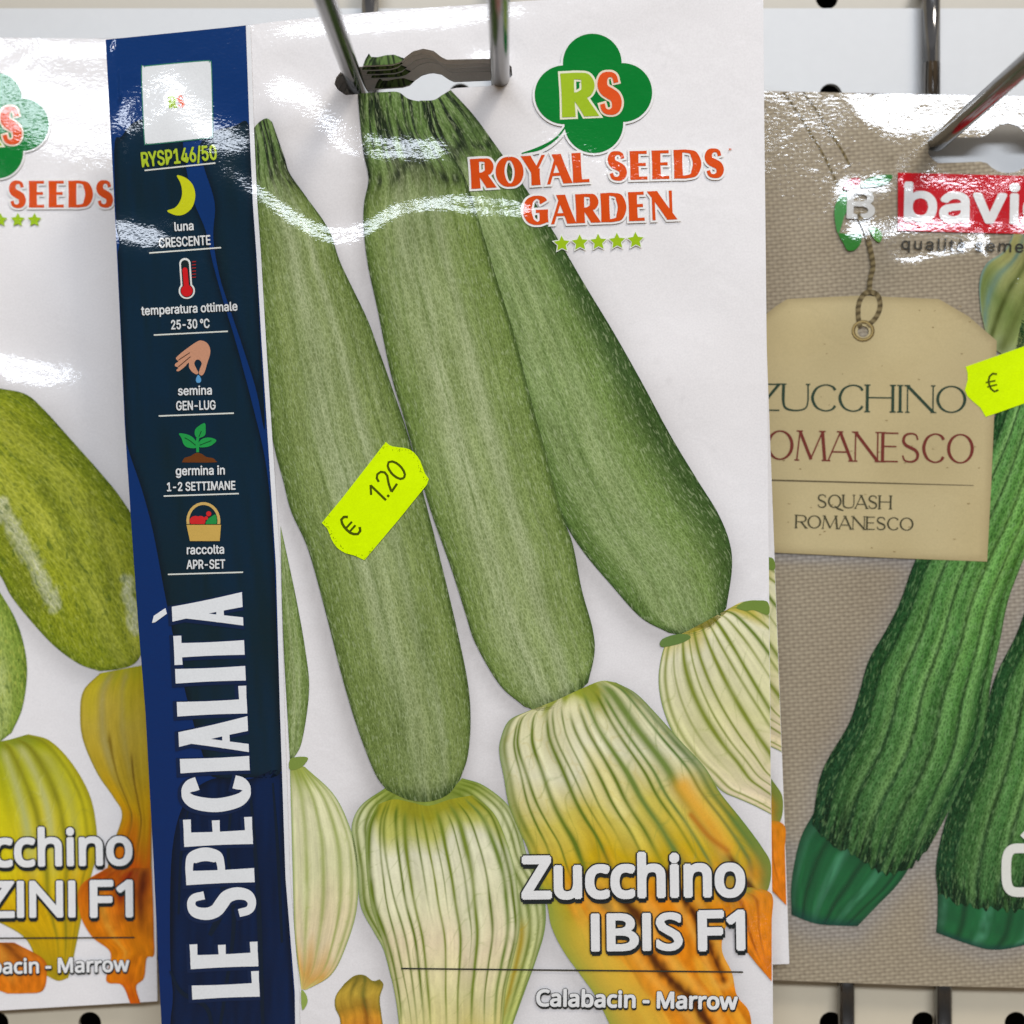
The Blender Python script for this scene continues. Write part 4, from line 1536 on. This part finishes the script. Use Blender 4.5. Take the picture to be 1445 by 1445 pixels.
k = 4.817
S_OUT = zm(400, 580, k, [(695, 210), (718, 230), (740, 240), (780, 246), (820, 250), (855, 260), (885, 280), (910, 308), (930, 340), (945, 380), (962, 425), (988, 462), (975, 500), (780, 742), (600, 955), (550, 1014), (520, 1000), (490, 985), (455, 975), (425, 968), (395, 952), (365, 930), (342, 900), (325, 870), (312, 835), (298, 800), (260, 760), (400, 590), (560, 385)])
el = lambda cx, cy, ra, rb, rot, n=26: [(cx + ra * math.cos(t) * math.cos(rot) - rb * math.sin(t) * math.sin(rot), cy + ra * math.cos(t) * math.sin(rot) + rb * math.sin(t) * math.cos(rot)) for t in np.linspace(0, 2 * math.pi, n)]
sticker(M, S_OUT, [
    ('digit', [(zm(400, 580, k, [(697, 606), (592, 505)]), 3.4, False), (zm(400, 580, k, [(592, 503), (596, 570)]), 3.2, False)]),
    ('decimal_point', [(zm(400, 580, k, [(706, 571), (718, 583)]), 3.4, False)]),
    ('digit', [(zm(400, 580, k, [(648, 482), (634, 455), (642, 424), (676, 412), (704, 436), (714, 490), (734, 548)]), 3.4, True), (zm(400, 580, k, [(734, 550), (772, 494)]), 3.4, False)]),
    ('digit', [(zm(400, 580, k, el(767, 402, 75, 38, math.radians(46))), 3.4, True)]),
    ('euro_sign', [(zm(400, 580, k, [(438, 720), (404, 722), (393, 748), (415, 790), (455, 828), (500, 838), (522, 815), (518, 788)]), 3.8, True), (zm(400, 580, k, [(422, 800), (466, 752)]), 3, False), (zm(400, 580, k, [(444, 826), (490, 776)]), 3, False)]),
])


# --- more packets of the same kind behind it on the hook
def copy_tree(o, parent=None, matrix=None, label=None):
    c = o.copy()
    COL.objects.link(c)
    if parent:
        c.parent = parent
    if matrix is not None:
        c.matrix_world = matrix
    if label:
        c['label'] = label
    for ch in [x for x in KIDS[o.name]]:
        copy_tree(ch, c)
    return c


KIDS = {}
for o in list(COL.objects):
    KIDS.setdefault(o.name, [])
    if o.parent:
        KIDS.setdefault(o.parent.name, []).append(o)
labels = ['second packet of the middle stack, its edge seen through the hang hole', 'third packet of the middle stack, seen through the hang hole', 'fourth packet of the middle stack, seen through the hang hole']
nm = (M.R.to_3x3() @ Vector((0, 0, 1)))
for i, lb in enumerate(labels):
    mt = Matrix.Translation(-nm * .0030 * (i + 1) + Vector((0.0006 * (i - 1), 0, -.0001))) @ M.R @ Matrix.Rotation(math.radians((-.1, .12, .05)[i]), 4, 'Z')
    copy_tree(M.root, None, mt, lb)
# the hindmost one hangs askew and shows along the right edge
def rear(th, dx):
    return Matrix.Translation(Vector((dx, .0122, 0))) @ M.R @ Matrix.Rotation(th, 4, 'Z') @ Matrix.Rotation(math.radians(-1.6), 4, 'X') @ Matrix.Diagonal((1, .93, 1, 1))


ra, rb_ = M.plane(np.array([(1085, 800), (1091, 1474)]))
best_ = None
for th in np.linspace(0, .09, 46):
    for dx in np.linspace(-.005, .02, 51):
        err = 0
        for (lx, ly), (tx, ty) in ((ra, (1094, 820)), (rb_, (1115, 1367))):
            w_ = rear(th, dx) @ Vector((lx, ly, 0))
            px_ = CX + w_.x / w_.y * F
            py_ = CY - w_.z / w_.y * F
            err += abs(px_ - (tx + (py_ - ty) * .038))
        if best_ is None or err < best_[0]:
            best_ = (err, th, dx, px_, py_)
print('REAR', best_)
mt = rear(best_[1], best_[2])
copy_tree(M.root, None, mt, 'rearmost packet of the middle stack, peeping out along the right edge')

# ================================================================== left packet
LP = Packet('seed_packet', 'left packet cut off by the photo edge with yellow green courgettes', (-221, 150), .2762, .008, 0.0)
LO = [(-640, 52), (-300, 52), (0, 53), (206, 55), (208, 200), (212, 500), (216, 900), (219, 1200), (222, 1413), (100, 1420), (0, 1426), (-300, 1434), (-620, 1440)]
LH = [(-221 + (x - 597) * .887, 152 + (y - 110) * .887) for x, y in HOLE]
LP.hill((-60, 900), .055, .07, .0016)
LP.crease([(-60, 110), (0, 92), (30, 70), (70, 66), (120, 70), (160, 68), (205, 66)], 1.1, .0016, .005, .004)
LP.crease([(-160, 60), (-60, 90), (20, 130), (60, 155), (110, 172), (160, 172), (209, 168)], 1.04, .0085, .020, .003)
LP.crease([(-160, 500), (-60, 508), (20, 522), (90, 532), (170, 534)], 1.06, .0040, .012, .018)
g = lambda p: ((p[0] - 878.8) * .887 + 32, (p[1] - 130.5) * .887 + 176)
ZL = [(-40, 520), (-150, 600), (-120, 720), (-30, 780), (0, 812), (15, 840), (40, 872), (75, 910), (110, 936), (140, 947)]
ZR_ = [(-10, 538), (36, 556), (62, 578), (100, 620), (140, 665), (170, 702), (195, 745), (208, 800), (210, 860), (204, 915)]
sheet(LP, LO, LH, [(ZL + ZR_[::-1], -4, 8, 18, .4)])
PKG = LP.root
def gleam(V, c):
    n = vnoise(V[:, 0] / 5, V[:, 1] / 8, 4)
    for pts, w in (([(0, 712), (18, 745), (38, 780), (58, 815), (76, 852)], 11), ([(178, 820), (184, 850), (190, 885)], 8)):
        d = polydist(V, catmull(pts, 5), False) + (n - .5) * 9
        c = mix(c, lin((206, 208, 170)), (1 - sstep(w * .4, w * 1.5, d)) * (.5 + .5 * vnoise(V[:, 0] / 3, V[:, 1] / 3, 2)))
    for pts, w in (([(60, 690), (90, 740), (110, 800)], 9), ([(0, 740), (30, 800), (50, 850)], 22), ([(125, 700), (140, 760), (160, 830)], 7)):
        d = polydist(V, catmull(pts, 5), False) + (n - .5) * 14
        c = mix(c, lin((92, 104, 28)), (1 - sstep(0, w * 1.6, d)) * .45)
    return c


courgette(LP, 'printed_courgette', PKG, ZL[2:], [(0, 548)] + ZR_[1:], [(-120, 720), (-90, 620), (-50, 565), (0, 548)], [(140, 947), (168, 944), (190, 936), (204, 915)], 41, L2, 150, 90, SKINY, gleam,
          mid=(150, 158, 34), lo=(112, 128, 24), hi=(178, 182, 66), edge=(88, 104, 20), lights=((.5, .1), (.75, .1)))
courgette(LP, 'printed_courgette', PKG, [(-90, 830), (-95, 900), (-80, 980), (-40, 1040)], [(-10, 820), (20, 870), (34, 912), (38, 952), (31, 1000), (16, 1034)], [(-90, 830), (-50, 815), (-10, 820)], [(-40, 1040), (-10, 1050), (16, 1034)], 43, L3, 90, 60, SKINY,
          mid=(152, 172, 72), lo=(120, 146, 52), hi=(190, 200, 130), edge=(104, 130, 44), lights=((.6, .2),))
petals(LP, 'printed_flower', PKG, [(-60, 1050), (-80, 1100), (-70, 1200), (-30, 1280), (31, 1320), (50, 1350), (66, 1377)], [(40, 1036), (70, 1045), (100, 1075), (125, 1118), (135, 1160), (136, 1205), (122, 1260), (112, 1310), (104, 1350), (96, 1380)], [(-60, 1050), (0, 1046), (40, 1036)], [(66, 1377), (82, 1384), (96, 1380)], L2, 150, 130, seed=51,
       stops=[(0, (150, 158, 14)), (.2, (196, 192, 20)), (.5, (222, 200, 24)), (.7, (224, 176, 10)), (.85, (200, 160, 14)), (1, (176, 150, 20))],
       veins=[(.55, .5, .03, .8, .05, .6, (208, 208, 120)), (.72, .66, .03, .8, .05, .6, (214, 212, 130)), (.86, .84, .03, .6, .1, .7, (200, 196, 90)), (.64, .6, .02, .7), (.8, .76, .02, .7), (.93, .92, .015, .6)], veincol=(140, 136, 28), edgec=(160, 150, 30), top=(140, 150, 40))
petals(LP, 'printed_flower', PKG, [(141, 950), (118, 974), (113, 1005), (117, 1044), (137, 1091), (160, 1125), (172, 1150), (160, 1190), (150, 1230)], [(204, 938), (210, 980), (212, 1040), (213, 1100), (214, 1150), (214, 1200), (214, 1250)], None, None, L2, 130, 70, seed=53,
       stops=[(0, (190, 172, 20)), (.25, (196, 170, 56)), (.5, (190, 158, 34)), (.65, (208, 160, 12)), (.8, (206, 128, 8)), (1, (216, 92, 8))],
       veins=[(.3, .3, .05, .5, 0, .6, (196, 180, 110)), (.6, .6, .05, .5, 0, .6, (190, 172, 90)), (.45, .3, .02, .8, .3, .95, (140, 112, 24)), (.75, .6, .02, .8, .4, .95, (120, 90, 20))], veincol=(140, 120, 30), edgec=(150, 134, 44), top=(170, 164, 30))
petals(LP, 'printed_petal', PKG, [(150, 1225), (113, 1251), (113, 1290), (130, 1322), (156, 1345), (150, 1384), (172, 1390), (184, 1416)], [(214, 1225), (216, 1280), (217, 1320), (217, 1348), (207, 1352), (203, 1380), (192, 1392), (198, 1416)], None, None, L3, 110, 80, seed=57, extra=orange,
       stops=[(0, (170, 60, 6)), (.3, (222, 120, 8)), (.6, (240, 138, 8)), (1, (216, 92, 6))], veins=[(.6, .5, .05, .9, 0, .4, (150, 30, 10)), (.85, .8, .05, .8, 0, .5, (110, 40, 12)), (.3, .4, .05, .5, .2, .8, (250, 180, 60))], edgec=(216, 118, 20), top=(190, 100, 20))
petals(LP, 'printed_petal', PKG, [(-40, 1330), (-40, 1380), (10, 1402)], [(20, 1330), (60, 1352), (66, 1370), (60, 1398), (30, 1402)], None, None, L3, 50, 60, seed=58, extra=orange,
       stops=[(0, (196, 110, 20)), (.4, (226, 120, 16)), (1, (230, 126, 20))], veins=[(.5, .5, .08, .5, 0, .7, (246, 170, 60)), (.75, .7, .05, .7, 0, .6, (140, 70, 16))], edgec=(190, 100, 20), top=(170, 90, 20))
V, T, S, TT, uv = coons([(-640, 52), (-625, 700), (-620, 1440)], [(-466, 52), (-450, 700), (-444, 1440)], None, None, 60, 10, False)
a = Art(LP)
a.add(V, T, lin((18, 54, 118)))
a.build('side_banner', PKG, L4, BANNER, 99)
emblem(LP, PKG, g)
brand(LP, PKG, lambda p: (p[0] * .887 + 11 - 856.5 * .887, p[1] * .887 + 293 - 254.7 * .887), 'SEEDS', (856.5, 254.7), (1026, 254), 42.5)
brand(LP, PKG, lambda p: (p[0] * .887 + 11 - 856.5 * .887, p[1] * .887 + 293 - 254.7 * .887), 'ROYAL', (665, 255), (836, 255), 42.5)
for x in (-47, -23.5, .5, 25, 48.5):
    a = Art(LP)
    star(a, (x, 310.5), 10.3, (160, 194, 28), 0.02)
    a.build('printed_star', PKG, L5, INK)
raised(LP, PKG, 'Zucchino', (-89, 1223), (185, 1219), 49, 2.3, .88)
raised(LP, PKG, 'ZINI', (-24, 1294), (105, 1293), 49, 1.8, .88, font='built-in')
raised(LP, PKG, 'F1', (129, 1293), (185.7, 1292.5), 49, 2.4, .88)
raised(LP, PKG, 'Calabacin - Marrow', (-68, 1375), (182, 1370.5), 20, .9, .45, 'translation_line')
a = Art(LP)
a.stroke([(-240, 1325), (190, 1323)], 2, (52, 50, 44), False)
a.build('rule_line', PKG, L6, INK)

# ================================================================== right packet (sackcloth design)
RP = Packet('seed_packet', 'right packet printed like sackcloth with a brown tag and dark courgettes', (1422, 210), .2762, .004, 0.0)
RO = [(1062, 128), (1100, 129), (1250, 132), (1445, 136), (1600, 141), (1790, 146), (1792, 700), (1796, 1400), (1600, 1397), (1445, 1394), (1302, 1391), (1089, 1383), (1055, 1382)]
RH = [(1422 + (x - 597) * .90, 210 + (y - 108) * .92 + (x - 597) * .035) for x, y in HOLE]
RP.hill((1380, 800), .05, .07, .0018)
RP.crease([(1215, 182), (1260, 165), (1330, 158), (1445, 160), (1560, 165)], 1.05, .0070, .016, .005)
RP.crease([(1168, 262), (1200, 268), (1250, 262), (1310, 256), (1370, 266), (1440, 262), (1540, 270)], .88, .0044, .010, .004)
RP.crease([(1178, 322), (1220, 326), (1270, 322), (1330, 320), (1390, 322), (1450, 318), (1540, 316)], 1.05, .0036, .009, .004)
RP.crease([(1240, 352), (1275, 368), (1320, 360), (1365, 352), (1395, 362), (1415, 400), (1450, 450)], 1.08, .0014, .005, .004)
RP.crease([(1360, 328), (1390, 345), (1420, 385), (1460, 430)], 1.08, .0014, .005, .004)


def sack(V, C):
    return np.broadcast_to(lin((162, 149, 128)), C.shape).copy()


ZR1L = [(1452, 380), (1440, 460), (1415, 560), (1375, 650), (1325, 730), (1292, 790), (1270, 850), (1250, 890), (1226, 932), (1212, 980), (1197, 1023), (1160, 1089), (1146, 1163)]
ZR1R = [(1520, 400), (1510, 560), (1480, 700), (1440, 800), (1422, 850), (1411, 905), (1399, 961), (1392, 1010), (1383, 1048), (1342, 1138), (1309, 1200)]
ZR2L = [(1500, 700), (1460, 820), (1436, 891), (1404, 957), (1385, 1030), (1368, 1080), (1350, 1118), (1333, 1163), (1321, 1221), (1324, 1262)]
ZR2R = [(1590, 720), (1580, 900), (1560, 1050), (1545, 1150), (1520, 1270)]
sheet(RP, RO, RH, [(ZR1L + ZR1R[::-1], -5, 6, 16, .5), ([(1117, 1190), (1117, 1291), (1152, 1306), (1210, 1309), (1309, 1200)], -2, 10, 18, .7), (ZR2L + [(1321, 1316), (1399, 1342), (1500, 1320)] + ZR2R[::-1], -4, 8, 14, .6), ([(1060, 470), (1060, 779), (1393, 792), (1406, 481)], 5, 7, 7, .8)],
      mat=WEAVE, creased_color=sack)
RR = RP.root


def ridges(S, T, seed, n=6):
    c = paint_courgette(S, T, seed, mid=(62, 112, 48), lo=(26, 66, 30), hi=(120, 166, 92), edge=(12, 36, 18), lights=((.26, .04), (.44, .05), (.63, .05), (.8, .05)), ridge=.2)
    for k, t0 in enumerate(np.linspace(.12, .93, n)):
        tt = t0 + .012 * np.sin(S * 5 + t0 * 9)
        c = mix(c, lin((14, 42, 20)), np.exp(-((T - tt) / .018) ** 2) * .85)
        c = mix(c, lin((104, 156, 84)), np.exp(-((T - tt - .05) / .03) ** 2) * .4)
    c = mix(c, lin((112, 160, 48)), (1 - sstep(0, .8, S)) * .45 * sstep(.25, .9, T))
    c = mix(c, lin((16, 50, 26)), (1 - sstep(.0, .3, T)) * .65)
    c = mix(c, lin((20, 54, 34)), sstep(.6, 1, S) * .55)
    st = vnoise(T * 60, S * 20, seed + 3)
    c = mix(c, lin((12, 36, 22)), sstep(.90, .985, S) * sstep(.35, .6, st) * .9)
    return c


def dark_courgette(Lc, Rc, Bc, seed, ns=240, nt=150):
    V, T, S, TT, uv = coons(Lc, Rc, None, Bc, ns, nt)
    rag = (vnoise(TT * 34, 0 * S, seed) - .4) * 10 + (vnoise(TT * 60, 0 * S, seed + 2) - .5) * 3
    V = V.copy()
    V[:, 1] += rag * sstep(.93, 1, S) * sstep(0, .06, np.minimum(TT, 1 - TT))
    a = Art(RP)
    a.add(V, T, ridges(S, TT, seed), uv)
    a.build('printed_courgette', RR, L3 if seed == 3 else L4, SKIND, 99)


dark_courgette(ZR2L, ZR2R, [(1324, 1262), (1360, 1275), (1430, 1285), (1520, 1270)], 3)
dark_courgette(ZR1L, ZR1R, [(1146, 1163), (1173, 1187), (1210, 1208), (1245, 1230), (1275, 1228), (1309, 1200)], 4)


def stemcol(S, T, seed):
    c = np.broadcast_to(lin((26, 104, 56)), (len(S), 3)).copy()
    lobes = np.abs(np.sin(T * 9.5 + 1 + .5 * S))
    c = mix(c, lin((8, 58, 32)), (1 - sstep(.0, .45, lobes)) * .85)
    c = mix(c, lin((84, 156, 116)), sstep(.86, 1, lobes) * (.25 + .6 * vnoise(S * 9, T * 34, seed)) * .8)
    c = mix(c, lin((10, 62, 40)), vnoise(S * 5, T * 40, seed + 2) * .5)
    c = mix(c, lin((8, 48, 30)), (1 - sstep(0, .25, S)) * .7)
    c = mix(c, lin((6, 60, 54)), sstep(.85, 1, S) * .8)
    e = np.minimum(T, 1 - T)
    c = mix(c, lin((8, 50, 34)), (1 - sstep(0, .1, e)) * .7)
    return c


for Lc, Rc, Tc, Bc, sd in (([(1150, 1144), (1129, 1185), (1117, 1245), (1117, 1291)], [(1304, 1190), (1270, 1244), (1238, 1278), (1210, 1307)], [(1150, 1144), (1175, 1168), (1210, 1190), (1245, 1206), (1275, 1206), (1304, 1190)], [(1117, 1291), (1150, 1303), (1180, 1306), (1210, 1307)], 1),
                           ([(1323, 1240), (1323, 1290), (1321, 1316)], [(1520, 1250), (1510, 1300), (1490, 1318)], [(1323, 1240), (1360, 1255), (1430, 1262), (1520, 1250)], [(1321, 1316), (1366, 1332), (1399, 1340), (1436, 1336), (1490, 1318)], 2)):
    V, T, S, TT, uv = coons(Lc, Rc, Tc, Bc, 60, 60)
    a = Art(RP)
    a.add(V, T, stemcol(S, TT, sd), uv)
    a.build('printed_stem', RR, L2, INKR, 99)
# the cut end and stalk at the upper right
petals(RP, 'printed_flower_end', RR, [(1384, 440), (1382, 400), (1392, 372), (1420, 350), (1440, 300)], [(1440, 500), (1460, 470), (1480, 430), (1490, 380), (1480, 300)], [(1384, 440), (1395, 480), (1415, 500), (1440, 500)], None, L4, 80, 70, seed=66,
       stops=[(0, (150, 160, 96)), (.3, (120, 136, 70)), (.6, (160, 160, 96)), (1, (176, 160, 100))], veins=[(.2, .3, .06, .8, 0, 1, (120, 150, 130)), (.45, .5, .05, .8, 0, 1, (86, 96, 40)), (.7, .7, .05, .7, 0, 1, (100, 110, 50))], edgec=(116, 146, 140), top=(150, 160, 110))
# printed luggage tag
TG = [(1058, 470), (1075, 448), (1095, 432), (1111, 422), (1211, 417), (1325, 422), (1367, 446.5), (1406.6, 481), (1404, 560), (1399, 680), (1393, 792.5), (1250, 787), (1095, 780), (1056, 778)]
a = Art(RP)
ring_h = [(1218 + 8 * math.cos(t), 468 + 8 * math.sin(t)) for t in np.linspace(0, 2 * math.pi, 20, endpoint=False)]
V, T = cdt_fill(TG, [ring_h], 8)
ct = np.broadcast_to(lin((200, 182, 136)), (len(V), 3)).copy()
ct = mix(ct, lin((182, 162, 114)), vnoise(V[:, 0] / 60, V[:, 1] / 60, 2) * .5)
ct = mix(ct, lin((120, 100, 62)), np.exp(-(polydist(V, TG) / 7) ** 2) * .35)
a.add(V, T, ct)
for i in range(46):
    x, y = rng.uniform(1100, 1390), rng.uniform(430, 780)
    a.stroke([(x, y), (x + rng.uniform(1, 4), y + rng.uniform(-1, 1))], rng.uniform(.7, 1.3), (140, 116, 70), False)
tag = a.build('printed_tag', RR, L5, INKR, 99)
a = Art(RP)
a.stroke([(1218 + 14 * math.cos(t), 467 + 13 * math.sin(t)) for t in np.linspace(0, 2 * math.pi, 30)], 5, (112, 92, 52), True)
a.stroke([(1217.5 + 14 * math.cos(t), 466.5 + 13 * math.sin(t)) for t in np.linspace(0, 2 * math.pi, 30)], 2, (176, 152, 96), True)
a.build('eyelet', tag, L6, INKR)


def twine(pts, w, off=L6 + 2e-5):
    P = resample(catmull(pts, 10), max(20, int(np.linalg.norm(np.diff(np.array(pts), axis=0), axis=1).sum() / 1.6)))
    V, T = ribbon(P, np.full(len(P), float(w)))
    n = len(P)
    s = np.arange(n)
    tw1 = .5 + .5 * np.sin(s * 1.1)
    tw2 = .5 + .5 * np.sin(s * 1.1 + 1.6)
    c1 = mix(np.broadcast_to(lin((150, 132, 92)), (n, 3)), lin((84, 70, 42)), tw1)
    c2 = mix(np.broadcast_to(lin((128, 112, 76)), (n, 3)), lin((70, 58, 34)), tw2)
    a = Art(RP)
    a.add(V, T, np.vstack([c1, c2]))
    return a.build('printed_twine', RR, off, INKR, 99)


twine([(1214, 462), (1211, 445), (1213, 425), (1224, 412), (1238, 416), (1242, 432), (1236, 448), (1224, 460)], 7)
twine([(1227, 414), (1228, 395), (1232, 375), (1228, 350), (1222, 325), (1210, 300)], 7)
twine([(1106, 130), (1125, 158), (1145, 190), (1160, 215), (1175, 245), (1190, 280)], 3.2, L1)
twine([(1134, 130), (1155, 160), (1170, 185), (1188, 212), (1200, 235)], 3.2, L1)


def tagtext(s, p0, p1, H, col, thick=.11, thin=.05):
    a = Art(RP)
    a.caps(s, p0, p1, H, col, thick, thin, serif=.07, gap=.06)
    return a.build('tag_lettering', tag, L6, INKR)


tagtext('ZUCCHINO', (1067, 579.5), (1363.6, 583), 38.5, (46, 66, 50))
tagtext('ROMANESCO', (1048, 648), (1374, 654.5), 42, (118, 50, 40))
tagtext('SQUASH', (1153, 716.4), (1258, 718.5), 19, (74, 70, 48), .14, .07)
tagtext('ROMANESCO', (1122, 745), (1289, 749), 18.5, (74, 70, 48), .14, .07)
a = Art(RP)
a.stroke([(1068, 677), (1374, 685)], [2, 1.8, .8], (92, 80, 56), False, 30)
a.build('rule_line', tag, L6, INKR)
# logo block
a = Art(RP)
a.poly([(1267, 243.5), (1400, 247), (1600, 252), (1600, 334), (1400, 329), (1267, 325.5)], (200, 16, 30))
lg = a.build('logo_block', RR, L5, INKR)
a = Art(RP)
a.text('bavicchi', (1277.6, 310.5), (1606, 318), 52, (236, 234, 230), 2.6, font=GROT)
a.build('logo_lettering', lg, L6, INKR)
a = Art(RP)
a.text('qualità sementi', (1272, 351.5), (1480, 357), 16, (62, 60, 54), .3, font=GROT, spacing=1.15)
a.build('slogan_lettering', RR, L6, INKR)
a = Art(RP)
GD = (44, 120, 40)
a.poly(zm(1045, 0, 3.6125, [(612, 952), (640, 915), (700, 895), (772, 892), (760, 925), (720, 945), (660, 955)]), GD, True)
a.poly(zm(1045, 0, 3.6125, [(530, 972), (500, 1010), (480, 1060), (482, 1130), (500, 1190), (530, 1100), (548, 1060), (545, 1000)]), (70, 140, 70), True)
a.poly(zm(1045, 0, 3.6125, [(500, 1190), (525, 1240), (545, 1275), (580, 1275), (612, 1240), (615, 1190), (560, 1195)]), GD, True)
a.poly(zm(1045, 0, 3.6125, [(655, 1160), (700, 1165), (722, 1200), (710, 1235), (680, 1215)]), (90, 150, 60), True)
a.poly(zm(1045, 0, 3.6125, [(528, 965), (535, 930), (570, 908), (608, 910), (606, 940), (575, 962)]), (176, 34, 40), True)
a.build('leaf_emblem', RR, L5, INKR)
a = Art(RP)
a.text('B', (1196, 307), (1233, 308), 39, (206, 204, 198), 1.6, font=GROT)
a.build('emblem_letter', RR, L6, INKR)
a = Art(RP)
sq_ = [(1440 + 20 * abs(math.cos(t)) ** .55 * (1 if math.cos(t) > 0 else -1), 1228 + 31 * abs(math.sin(t)) ** .62 * (1 if math.sin(t) > 0 else -1)) for t in np.linspace(0, 2 * math.pi, 49)]
a.stroke(sq_, 13.5, (226, 224, 212), False, 90)
a.stroke([(1443, 1182), (1456, 1168)], 9, (226, 224, 212), False)
a.build('number_lettering', RR, L6, INKR)
SR = zm(1045, 360, 2.89, [(918, 455), (926, 480), (926, 510), (915, 550), (925, 575), (948, 597), (978, 622), (1000, 660), (1156, 605), (1400, 520), (1418, 470), (1410, 440), (1385, 400), (1330, 372), (1315, 320), (1156, 372)])
q = lambda pts: zm(1045, 360, 2.89, pts)
sticker(RP, SR, [('euro_sign', [(q([(1046, 486), (1025, 484), (1012, 505), (1016, 535), (1032, 556), (1052, 550)]), 3.0, True), (q([(1000, 520), (1040, 512)]), 2.4, False), (q([(1006, 538), (1046, 528)]), 2.4, False)])])
